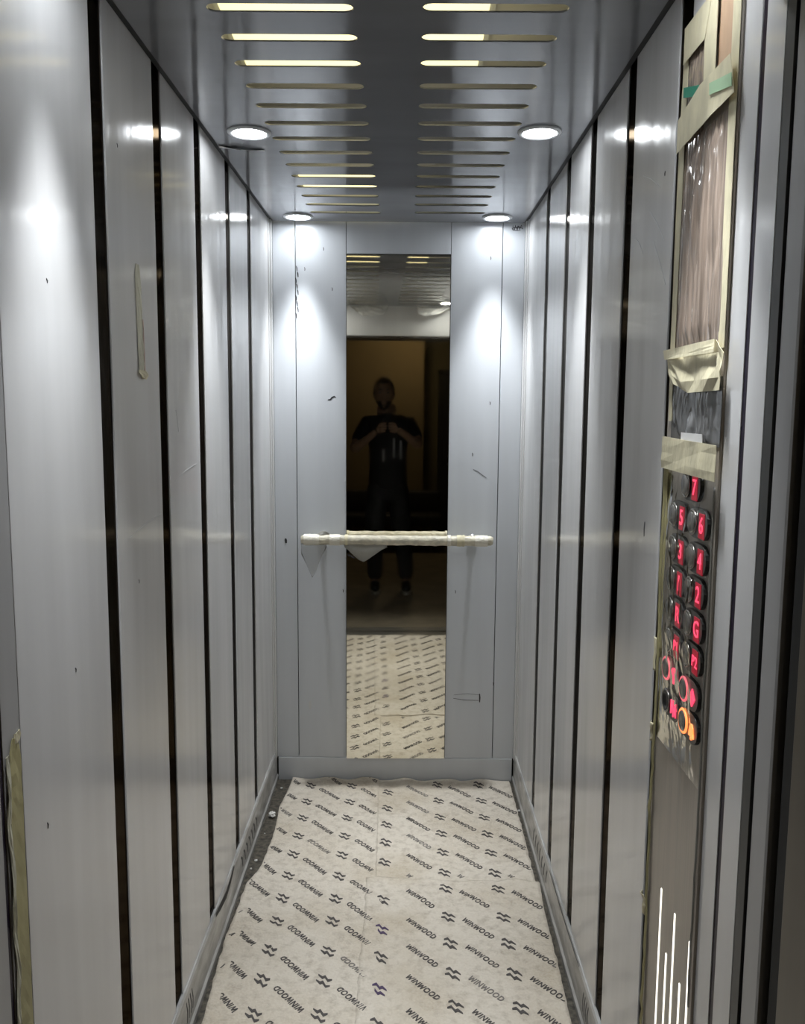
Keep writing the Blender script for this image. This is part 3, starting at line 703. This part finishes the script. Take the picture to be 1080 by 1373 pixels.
tape_strip([(0.622+0.005*i/6, 1.70-0.10*i/6) for i in range(7)], [0.008]*7, -0.4905, M_pinkt, mt, 'peeled_edge', 0.003, 4)
tape_strip([(0.606, 1.600), (0.608, 1.594), (0.612, 1.590), (0.614, 1.583)], [0.05, 0.062, 0.052, 0.03], -0.489, M_tape, mt, 'folded_end', 0.008, 2)
jt = thing('masking_tape', 'long yellow strip of masking tape on the front left post near the doorway', 'tape', (-0.4935, -0.02, 0.6))
c = [(-0.014+0.0005*math.sin(i), 1.088-0.5*i/30) for i in range(31)]
tape_strip(c, [0.012, 0.030]+[0.037+0.003*nz(i*0.7, 1) for i in range(29)], -0.4917, mat('yellow_tape', (0.50, 0.455, 0.24), 0.6, spec=0.3, var=0.15, vscale=(30, 30, 10)), jt, 'strip', 0.0015, 3)
tape_strip([(-0.036+0.003*math.sin(i*0.9), 1.07-0.46*i/24) for i in range(25)], [0.010+0.006*abs(nz(i*0.6, 3)) for i in range(25)], -0.4913, M_tape3, jt, 'wrinkled_edge', 0.004, 6)
tape_strip([(-0.004, 1.092), (-0.003, 1.085), (-0.003, 1.078)], [0.016, 0.022, 0.016], -0.4915, M_tape, jt, 'curled_end', 0.006, 8)

# torn films hanging in the car
cs = thing('film_scrap', 'thin torn strip of film hanging from the ceiling by the left middle downlight', 'film scrap', (-0.42, 1.31, 2.222))
sheet('torn_strip', [((x, 1.325+0.03*t, 2.2235), (x+0.003, 1.30+0.04*t, 2.2235-0.008*math.sin(math.pi*min(1, t*0.95+0.03)))) for t in [i/9 for i in range(10)] for x in [-0.478+0.118*t]], 0.0005, M_torn, cs, 0.004, 4)
def header_film(label, xa, xb, bots, seed):
    t = thing('film_scrap', label, 'film scrap', ((xa+xb)/2, 0.02, 2.2))
    n = len(bots)
    sheet('torn_sheet', smooth=False, *[[((xa+(xb-xa)*i/(n-1), 0.030, 2.2225), (xa+(xb-xa)*i/(n-1)+0.004, 0.055, b)) for i, b in enumerate(bots)], 0.0006, M_torn, t, 0.035, seed])
header_film('torn sheet of cloudy film hanging over the doorway, left piece in the mirror', -0.25, -0.005, [2.215, 2.190, 2.172, 2.155, 2.150, 2.153, 2.158, 2.160, 2.165, 2.205], 3)
header_film('torn sheet of cloudy film hanging over the doorway, right piece in the mirror', 0.185, 0.385, [2.170, 2.158, 2.156, 2.160, 2.166, 2.172, 2.190, 2.205], 11)

# crumpled debris on the floor
def crumple(name, c, r, m, label, seed, group=None, flat=0.7, cat='litter'):
    bm = B(); bmesh.ops.create_icosphere(bm, subdivisions=3, radius=r)
    for v in bm.verts:
        d = v.co.normalized(); v.co = d*r*(0.75+0.5*nz(d.x*2.3+seed, d.y*2.3, d.z*2.3)+0.25*nz(d.x*6, d.y*6+seed, d.z*6)); v.co.z *= flat
    zmin = min(v.co.z for v in bm.verts)
    for v in bm.verts: v.co += Vector((c[0], c[1], -zmin+c[2]))
    return tag(obj(name, bm, m), label, cat, group)
M_wad = mat('white_paper_wad', (0.75, 0.74, 0.71), 0.7)
crumple('paper_wad', (-0.456, 1.955, 0.0), 0.016, M_wad, 'crumpled white paper scrap on the dark floor by the left skirting', 2)
for i, (x, y, r) in enumerate(((-0.462, 1.640, 0.006), (-0.455, 2.20, 0.006), (-0.470, 1.59, 0.004), (0.476, 2.02, 0.006), (-0.463, 1.83, 0.003))):
    crumple('paper_crumb', (x, y, 0.0), r, M_wad, ['small white crumb on the left floor edge beside the torn sheet corner', 'small white crumb in the rear left corner of the floor', 'tiny crumb on the left floor edge in front of the larger crumbs',
            'small white crumb on the dark floor by the right skirting', 'tiny crumb on the left floor edge in front of the paper wad'][i], i*3.1, 'crumbs on the floor edges', cat='litter')

# ================================================================ FLOOR SHEETS
EL = [(2.285, -0.419), (2.20, -0.425), (2.027, -0.439), (1.93, -0.433), (1.817, -0.429), (1.606, -0.436), (1.56, -0.445), (1.493, -0.468), (1.348, -0.470), (1.203, -0.475), (1.081, -0.472), (0.963, -0.466), (0.876, -0.462), (0.5, -0.455), (0.01, -0.460)]
ER = [(2.285, 0.469), (1.906, 0.470), (1.526, 0.466), (1.515, 0.478), (1.363, 0.468), (1.087, 0.465), (0.889, 0.459), (0.4, 0.462), (0.01, 0.458)]
SM = [(2.285, -0.069), (1.688, -0.058), (1.314, -0.050), (1.112, -0.054), (0.882, -0.051), (0.4, -0.056), (0.01, -0.052)]
def lin(tab, y):
    if y >= tab[0][0]: return tab[0][1]
    for (a, xa), (b, xb) in zip(tab, tab[1:]):
        if a >= y >= b: return xa+(xb-xa)*(a-y)/(a-b)
    return tab[-1][1]
def hgt(x, y, base=0.0):
    h = 0.0040+0.0026*nz(x*7, y*7, 1)+0.0016*nz(x*19, y*19, 4)+0.0010*nz(x*43, y*43, 2)-0.0022*max(0, 1-9*abs(nz(x*6+3, y*6, 8)))
    # creases across and the crumpled rear edge
    h += 0.004*math.exp(-((y-1.165-0.02*math.sin(x*9))/0.010)**2)*max(0, min(1, (-x-0.15)*6))
    h += 0.003*math.exp(-((y-1.40-0.02*math.sin(x*7))/0.012)**2)*max(0, min(1, (0.28-abs(x-0.1))*8))
    h += 0.008*max(0, (y-2.22)/0.06)*(0.5+0.5*math.sin(x*38)+0.8*nz(x*14, 3))*(1 if y > 2.22 else 0)
    h += 0.002*math.exp(-((x-0.033)/0.007)**2)
    return max(0.001, h)+base
def floor_sheet(name, label, xl, xr, ya, yb, base, nx, ny, front=None, back=None):
    t = thing(name, label, 'floor covering', (0, ya, 0), 'sheets covering the lift floor')
    bm = B(); g = []
    for j in range(ny+1):
        row = []
        for i in range(nx+1):
            u = i/nx; v = j/ny
            y0 = ya; y1 = yb(u) if callable(yb) else yb
            y = y0+(y1-y0)*v; x = xl(y)+(xr(y)-xl(y))*u
            if i in (0, nx): x += 0.003*nz(y*30, i)
            row.append(bm.verts.new((x, y, hgt(x, y, base))))
        g.append(row)
    for j in range(ny):
        for i in range(nx): bm.faces.new((g[j][i], g[j][i+1], g[j+1][i+1], g[j+1][i]))
    o = obj('sheet', bm, M_paper, t, smooth=True, recalc=False)
    sm = o.modifiers.new('thickness', 'SOLIDIFY'); sm.thickness = 0.002; sm.offset = -1
    return t
# ---- print: stroke lettering laid on the sheets
CH = 1.0
def glyphs():
    S_ = 0.21
    def stroke(a, b, wd=0.19):
        a, b = Vector(a), Vector(b); d = (b-a).normalized(); n = Vector((-d.y, d.x))*wd/2
        return [tuple(a+n), tuple(a-n), tuple(b-n), tuple(b+n)]
    G = {}
    G['W'] = (1.30, [stroke((0.10, 1), (0.32, 0)), stroke((0.32, 0), (0.65, 0.85)), stroke((0.65, 0.85), (0.98, 0)), stroke((0.98, 0), (1.20, 1))])
    G['I'] = (0.30, [stroke((0.15, 0), (0.15, 1))])
    G['N'] = (1.0, [stroke((0.12, 0), (0.12, 1)), stroke((0.14, 0.96), (0.86, 0.04)), stroke((0.88, 0), (0.88, 1))])
    def ring(pts_o, pts_i):
        q = []; n = len(pts_o)
        for i in range(n): q.append([pts_o[i], pts_i[i], pts_i[(i+1) % n], pts_o[(i+1) % n]])
        return q
    def ell(rx, ry, cx, n=12): return [(cx+rx*(abs(math.cos(a))**0.8)*math.copysign(1, math.cos(a)), 0.5+ry*(abs(math.sin(a))**0.8)*math.copysign(1, math.sin(a))) for a in [2*math.pi*k/n for k in range(n)]]
    G['O'] = (1.12, ring(ell(0.53, 0.52, 0.56), ell(0.33, 0.31, 0.56)))
    Do = [(0.04, 0), (0.04, 1), (0.55, 1), (0.86, 0.86), (1.0, 0.5), (0.86, 0.14), (0.55, 0)]
    Di = [(0.24, 0.2), (0.24, 0.8), (0.52, 0.8), (0.70, 0.70), (0.78, 0.5), (0.70, 0.30), (0.52, 0.2)]
    G['D'] = (1.04, ring(Do, Di))
    return G
GL = glyphs()
WORD = 'WINWOOD'
WLEN = sum(GL[c][0]+0.14 for c in WORD)-0.14
class Print:
    def __init__(s, base, inside, parent): s.base = base; s.inside = inside; s.parent = parent; s.bm = B()
    def poly(s, pts, mi):
        if not all(s.inside(*p) for p in pts): return
        lo = [s.bm.verts.new((x, y, hgt(x, y, s.base)+0.0003)) for x, y in pts]
        hi = [s.bm.verts.new((x, y, hgt(x, y, s.base)+0.0012)) for x, y in pts]
        n = len(pts); f = s.bm.faces.new(hi); f.material_index = mi
        for i in range(n): s.bm.faces.new((lo[i], lo[(i+1) % n], hi[(i+1) % n], hi[i])).material_index = mi
    def flush(s, name):
        if len(s.bm.faces): obj(name, s.bm, [M_ink, M_ink2, M_inkv], s.parent)
        else: s.bm.free()
        s.bm = B()
    def word(s, x0, y0, rev, mi, length=0.123, ang=-49.0, ch=0.0185):
        a = math.radians(ang+random.uniform(-1, 1)); dx = Vector((math.cos(a), math.sin(a))); dy = Vector((-dx.y, dx.x))
        st = Vector((x0, y0)); k = length/WLEN
        if rev: st = st+dx*length; dx = -dx; dy = -dy
        st = st - dy*ch*0.5
        u = 0
        for c in WORD:
            wdt, polys = GL[c]
            for p in polys: s.poly([tuple(st+dx*((u+q[0])*k)+dy*(q[1]*ch)) for q in p], mi if random.random() > 0.06 else 1)
            u += wdt+0.14
        s.flush('printed_word')
    def logo(s, x, y, rev, mi):
        sg = -1 if rev else 1
        for ox, oy in ((0.001, 0.010), (-0.003, -0.012)):
            pl = [(-0.019, 0.010), (-0.008, 0.0135), (0.001, -0.003), (0.008, 0.001), (0.020, -0.012)]
            wd = [0.006, 0.011, 0.0115, 0.0115, 0.005]
            for i in range(len(pl)-1):
                q = [(pl[i][0], pl[i][1]+wd[i]/2), (pl[i][0], pl[i][1]-wd[i]/2), (pl[i+1][0], pl[i+1][1]-wd[i+1]/2), (pl[i+1][0], pl[i+1][1]+wd[i+1]/2)]
                s.poly([(x+sg*(a+ox), y+sg*(b+oy)) for a, b in q], mi)
        s.flush('printed_logo')
fold = lambda u: 1.530-0.010*u+0.006*math.sin(u*9)+0.004*math.sin(u*23)
ls = floor_sheet('floor_sheet', 'printed white felt sheet on the left half of the floor, its lettering upside down', lambda y: lin(EL, y), lambda y: lin(SM, y)+0.004, 0.012, 2.283, 0.0035, 46, 220)
rs = floor_sheet('floor_sheet', 'printed white felt sheet on the right half of the floor, against the back wall', lambda y: lin(SM, y)-0.03, lambda y: lin(ER, y), 1.30, 2.283, 0.0, 46, 100)
fs = floor_sheet('floor_sheet', 'printed white felt sheet on the right half of the floor, the front one lapping over', lambda y: lin(SM, y)-0.03, lambda y: min(0.478, lin(ER, y)), 0.012, fold, 0.0030 if False else 0.0045, 46, 150)
rows_rear = [2.227, 2.090, 1.953, 1.825, 1.692, 1.560]
rows_front = [1.458, 1.304, 1.174, 1.040, 0.907, 0.774, 0.641, 0.508, 0.375, 0.242, 0.109]
pr = Print(0.0, lambda x, y: lin(SM, y)+0.006 < x < lin(ER, y)-0.003 and 1.538 < y < 2.28, rs)
pf = Print(0.0045, lambda x, y: lin(SM, y)+0.006 < x < min(0.478, lin(ER, y))-0.003 and 0.02 < y < 1.522, fs)
for P_, rows in ((pr, rows_rear), (pf, rows_front)):
    for r, y in enumerate(rows):
        worn = 1 if (P_ is pr and r in (5,)) else 0
        for c, x in enumerate((0.050, 0.218, 0.383)):
            P_.word(x, y, False, 1 if (worn or (P_ is pr and (r, c) in ((0, 0), (1, 0), (3, 0))) or (P_ is pf and (r, c) in ((3, 1),))) else 0)
        for c, x in enumerate((-0.026, 0.173, 0.339)):
            yl = y+0.010 if c else y-0.058
            P_.logo(x, yl, False, 2 if (P_ is pf and c == 0 and r in (1, 3)) else 0)
pl = Print(0.0035, lambda x, y: lin(EL, y)+0.004 < x < lin(SM, y)-0.001 and 0.02 < y < 2.28, ls)
for r, y in enumerate([2.32, 2.190, 2.050, 1.915, 1.780, 1.648, 1.514, 1.381, 1.262, 1.119, 0.992, 0.86, 0.727, 0.594, 0.461, 0.328, 0.195, 0.07]):
    if 0.85 < y < 1.5:                       # the torn front strip overlaps: two cut-off words side by side
        keep = pl.inside
        pl.inside = lambda a, b: keep(a, b) and a > -0.437
        pl.word(-0.466, y, True, 0)
        pl.inside = lambda a, b: keep(a, b) and a < -0.446
        pl.word(-0.529, y+0.040, True, 0)
        pl.inside = keep
    for c, x in enumerate((-0.466, -0.300, -0.133)):
        if c == 0 and 0.85 < y < 1.5: continue
        pl.word(x, y, True, 1 if (r, c) in ((4, 1), (9, 2), (2, 0)) else 0)
    for c, x in enumerate((-0.340, -0.174)): pl.logo(x, y+0.028, True, 0)

# ================================================================ PERSON in the lobby, seen in the mirror
def skin_mesh(name, verts, edges, radii, m, parent, levels=2, root=0, label=None):
    me = bpy.data.meshes.new(name); me.from_pydata([Vector(v) for v in verts], edges, [])
    o = bpy.data.objects.new('tmp', me); COL.objects.link(o)
    o.modifiers.new('s', 'SKIN').use_smooth_shade = True
    sv = me.skin_vertices[0].data
    for i, r in enumerate(radii):
        sv[i].radius = (r, r) if not isinstance(r, tuple) else r
        sv[i].use_root = (i == root)
    sd = o.modifiers.new('d', 'SUBSURF'); sd.levels = levels; sd.render_levels = levels
    bpy.context.view_layer.update()
    dg = bpy.context.evaluated_depsgraph_get()
    m2 = bpy.data.meshes.new_from_object(o.evaluated_get(dg)); bpy.data.objects.remove(o); bpy.data.meshes.remove(me)
    for p in m2.polygons: p.use_smooth = True
    r = mobj(name, m2, m, parent)
    if label: r['label'] = label
    return r
PX, PY = 0.03, -1.52       # the man's feet; he faces +Y
man = thing('person', 'man in a black shirt and dark jeans holding up a phone, seen in the mirror', 'person', (PX, PY, 0))
# body: pelvis root, spine, neck, head core; arms bent to the phone; legs
V = [(PX, PY, 0.97), (PX, PY, 1.12), (PX, PY+0.005, 1.30), (PX, PY, 1.46), (PX-0.012, PY+0.012, 1.56), (PX-0.022, PY+0.03, 1.64)]
Rr = [(0.155, 0.115), (0.135, 0.10), (0.155, 0.11), (0.12, 0.085), 0.056, 0.058]
E_ = [(0, 1), (1, 2), (2, 3), (3, 4), (4, 5)]
# world -X is image left in the mirror
armL = [(PX-0.175, PY, 1.475), (-0.255, PY+0.16, 1.262), (-0.125, -1.215, 1.365), (-0.070, -1.180, 1.415)]
armR = [(PX+0.175, PY, 1.475), (0.278, PY+0.16, 1.300), (0.150, -1.215, 1.395), (0.098, -1.180, 1.430)]
for arm in (armL, armR):
    b0 = len(V); V += arm; Rr += [0.058, 0.043, 0.029, 0.026]; E_ += [(3, b0), (b0, b0+1), (b0+1, b0+2), (b0+2, b0+3)]
for s, kx, ky, fx in ((-1, -0.085, PY+0.03, -0.075), (1, 0.150, PY+0.04, 0.185)):
    b0 = len(V); V += [(PX+s*0.09, PY, 0.90), (kx, ky, 0.50), (fx, PY+0.0, 0.10), (fx, PY+0.02, 0.055)]; Rr += [0.085, 0.058, 0.040, 0.036]; E_ += [(0, b0), (b0, b0+1), (b0+1, b0+2), (b0+2, b0+3)]
body = skin_mesh('body', V, E_, Rr, M_skin, man)
# head
def head():
    bm = B(); bmesh.ops.create_uvsphere(bm, u_segments=40, v_segments=28, radius=1.0)
    cx, cy, cz = -0.006, PY+0.035, 1.715
    for v in bm.verts:
        x, y, z = v.co
        wx = 0.079*(1-0.22*max(0, -z)**1.5); wy = 0.098; wz = 0.122
        nx, ny, nzv = x*wx, y*wy, z*wz
        if y > 0.35:                                    # face: flatten, nose, brow, eye hollows, mouth, chin
            ny = wy*(0.35+(y-0.35)*0.80)
            if abs(x) < 0.22 and -0.42 < z < 0.16: ny += 0.026*(1-abs(x)/0.22)*max(0, (0.16-z)/0.58)*(1 if z > -0.36 else 0.25)
            for sx in (-0.40, 0.40):
                d = math.hypot((x-sx)/0.22, (z-0.10)/0.13)
                if d < 1: ny -= 0.011*(1-d)
            if 0.20 < z < 0.34: ny += 0.005
            d = math.hypot(x/0.32, (z+0.56)/0.09)
            if d < 1: ny += 0.006*(1-d)
            d = math.hypot(x/0.3, (z+0.86)/0.16)
            if d < 1: ny += 0.012*(1-d)
        v.co = (cx+nx, cy+ny, cz+nzv)
    for s in (-1, 1):                                   # ears
        r = bmesh.ops.create_uvsphere(bm, u_segments=12, v_segments=8, radius=1.0)
        for v in r['verts']: v.co = (cx+s*0.080+v.co.x*0.010, cy-0.005+v.co.y*0.020, cz-0.004+v.co.z*0.032)
    return bm, (cx, cy, cz)
bm, hc = head(); obj('head', bm, M_skin, man, smooth=True)
cx, cy, cz = hc
bm = B(); bmesh.ops.create_uvsphere(bm, u_segments=40, v_segments=24, radius=1.0)
dele = []
for v in bm.verts:
    x, y, z = v.co
    if z < -0.15 and y > -0.3 or (y > 0.42 and z < 0.52) or z < -0.45: dele.append(v)
bmesh.ops.delete(bm, geom=dele, context='VERTS')
for v in bm.verts:
    x, y, z = v.co; k = 1+0.05*nz(x*7, y*7, z*7); v.co = (cx+x*0.084*k, cy-0.004+y*0.106*k*(0.96 if y > 0.3 else 1), cz+0.010+z*0.128*k)
o = obj('hair', bm, M_hair, man, smooth=True); sm = o.modifiers.new('t', 'SOLIDIFY'); sm.thickness = 0.010; sm.offset = 0
bm = B(); bmesh.ops.create_uvsphere(bm, u_segments=32, v_segments=20, radius=1.0)
dele = [v for v in bm.verts if not (v.co.z < -0.34 and v.co.y > -0.05) or (abs(v.co.x) < 0.26 and -0.68 < v.co.z < -0.48 and v.co.y > 0)]
bmesh.ops.delete(bm, geom=dele, context='VERTS')
for v in bm.verts:
    x, y, z = v.co; wx = 0.081*(1-0.20*max(0, -z)**1.5); v.co = (cx+x*wx, cy+y*0.098*(0.93 if y > 0.35 else 1)+0.002, cz+z*0.1265)
o = obj('beard', bm, M_hair, man, smooth=True); sm = o.modifiers.new('t', 'SOLIDIFY'); sm.thickness = 0.008; sm.offset = 1
for s in (-1, 1):
    bm = B(); bmesh.ops.create_uvsphere(bm, u_segments=14, v_segments=10, radius=0.0115)
    for v in bm.verts:
        if v.co.y > 0.0095: pass
        v.co += Vector((cx+s*0.031, cy+0.068, cz+0.012))
    for f in bm.faces: f.material_index = 1 if f.calc_center_median().y > cy+0.068+0.0102 else 0
    obj('eye', bm, [M_eye, M_hair], man, smooth=True)
    bm = B(); tube(bm, [(cx+s*0.014, cy+0.085, cz+0.033), (cx+s*0.032, cy+0.084, cz+0.038), (cx+s*0.050, cy+0.074, cz+0.034)], [0.003, 0.0045, 0.002], 8); obj('eyebrow', bm, M_hair, man, smooth=True)
# hands closed round the lower half of the phone
PHX, PHY, PHZ = 0.018, -1.156, 1.478          # phone centre; 76 x 8 x 158 mm
def hand(s):
    vx = PHX+s*0.050
    wr = Vector(armL[3] if s < 0 else armR[3])
    palm = Vector((PHX+s*0.056, PHY-0.014, PHZ-0.046)); 
    V = [wr, wr.lerp(palm, 0.55), palm, palm+Vector((-s*0.004, 0.002, 0.028))]; Rr = [0.026, 0.027, (0.030, 0.017), (0.028, 0.014)]; E_ = [(0, 1), (1, 2), (2, 3)]
    for k, (dz, ln) in enumerate(((0.034, 0.92), (0.014, 1.0), (-0.006, 0.95), (-0.026, 0.78))):       # four fingers round the front face
        b = len(V)
        base = palm+Vector((s*0.004, 0.010, dz+0.004))
        V += [base, Vector((PHX+s*0.050, PHY+0.012, palm.z+dz+0.006)), Vector((PHX+s*(0.050-0.026*ln), PHY+0.017, palm.z+dz+0.010)), Vector((PHX+s*(0.050-0.046*ln), PHY+0.014, palm.z+dz+0.011))]
        Rr += [0.0105, 0.0098, 0.0088, 0.0072]; E_ += [(2, b), (b, b+1), (b+1, b+2), (b+2, b+3)]
    b = len(V)                                                                                         # thumb on the screen side
    V += [palm+Vector((-s*0.006, -0.016, 0.010)), Vector((PHX+s*0.034, PHY-0.018, palm.z+0.034)), Vector((PHX+s*0.018, PHY-0.013, palm.z+0.054))]
    Rr += [0.0135, 0.011, 0.0085]; E_ += [(2, b), (b, b+1), (b+1, b+2)]
    skin_mesh('hand', V, E_, Rr, M_skin, man, 2)
hand(-1); hand(1)
# clothes
V = [(PX, PY, 0.88), (PX, PY, 1.02), (PX, PY, 1.20), (PX, PY+0.005, 1.34), (PX, PY, 1.465), (PX-0.008, PY+0.008, 1.525)]
Rr = [(0.185, 0.135), (0.172, 0.125), (0.165, 0.122), (0.180, 0.130), (0.140, 0.100), 0.072]
E_ = [(0, 1), (1, 2), (2, 3), (3, 4), (4, 5)]
for arm in (armL, armR):
    a, e = Vector(arm[0]), Vector(arm[1]); b0 = len(V)
    V += [a, a.lerp(e, 0.45), a.lerp(e, 0.78)]; Rr += [0.076, 0.068, 0.066]; E_ += [(4, b0), (b0, b0+1), (b0+1, b0+2)]
skin_mesh('shirt', V, E_, Rr, M_shirt, man)
V = [(PX, PY, 1.06), (PX, PY, 0.96)]; Rr = [(0.150, 0.115), (0.165, 0.12)]; E_ = [(0, 1)]
for s, kx, ky, fx in ((-1, -0.085, PY+0.03, -0.075), (1, 0.150, PY+0.04, 0.185)):
    b0 = len(V); V += [(PX+s*0.09, PY, 0.88), (kx, ky, 0.50), (fx, PY+0.0, 0.22), (fx, PY, 0.085)]; Rr += [0.105, 0.082, 0.070, 0.068]; E_ += [(1, b0), (b0, b0+1), (b0+1, b0+2), (b0+2, b0+3)]
skin_mesh('trousers', V, E_, Rr, M_jean, man)
for fx in (-0.075, 0.185):
    V = [(fx, PY-0.055, 0.052), (fx, PY+0.01, 0.062), (fx, PY+0.10, 0.045), (fx, PY+0.165, 0.036)]
    sh = skin_mesh('shoe', V, [(0, 1), (1, 2), (2, 3)], [(0.038, 0.045), (0.042, 0.055), (0.045, 0.036), (0.034, 0.026)], M_shoe, man)
    bm = B(); prism(bm, [(fx+0.048*math.cos(a)*(0.85 if math.sin(a) < 0 else 1), PY+0.055+0.150*math.sin(a), 0.0) for a in [2*math.pi*k/20 for k in range(20)]], (0, 0, 0.020))
    obj('sole', bm, M_sole, sh)
bm = B()
for x, z0_, z1_ in ((0.075, 1.20, 1.36), (0.130, 1.19, 1.34), (-0.010, 1.17, 1.27)):
    box(bm, x-0.008, x+0.008, PY+0.128, PY+0.140, z0_, z1_, bev=0.003)
obj('shirt_streaks', bm, M_streak, man)  # pale upright bars on the shirt front
# phone
ph = thing('smartphone', 'black phone held upright in both hands of the man, seen in the mirror', 'phone', (PHX, PHY, PHZ))
obj('case', box(B(), PHX-0.038, PHX+0.038, PHY-0.004, PHY+0.004, PHZ-0.079, PHZ+0.079, bev=0.003), M_phone, ph, smooth=True)
obj('screen', box(B(), PHX-0.035, PHX+0.035, PHY-0.0048, PHY-0.0038, PHZ-0.076, PHZ+0.076), M_phone, ph)
bm = B(); box(bm, PHX+0.004, PHX+0.034, PHY+0.0038, PHY+0.0062, PHZ+0.044, PHZ+0.074, bev=0.002)
cb = obj('camera_bump', bm, M_phone, ph)
for dx, dz in ((0.012, 0.066), (0.012, 0.052), (0.026, 0.059)):
    obj('lens', lathe(B(), [(0.0055, 0.0), (0.0055, 0.002), (0.0, 0.002)], (0, 0, 0), 16), M_phone, cb).matrix_world = Matrix.Translation((PHX+dx, PHY+0.0062, PHZ+dz)) @ Matrix.Rotation(-math.pi/2, 4, 'X')
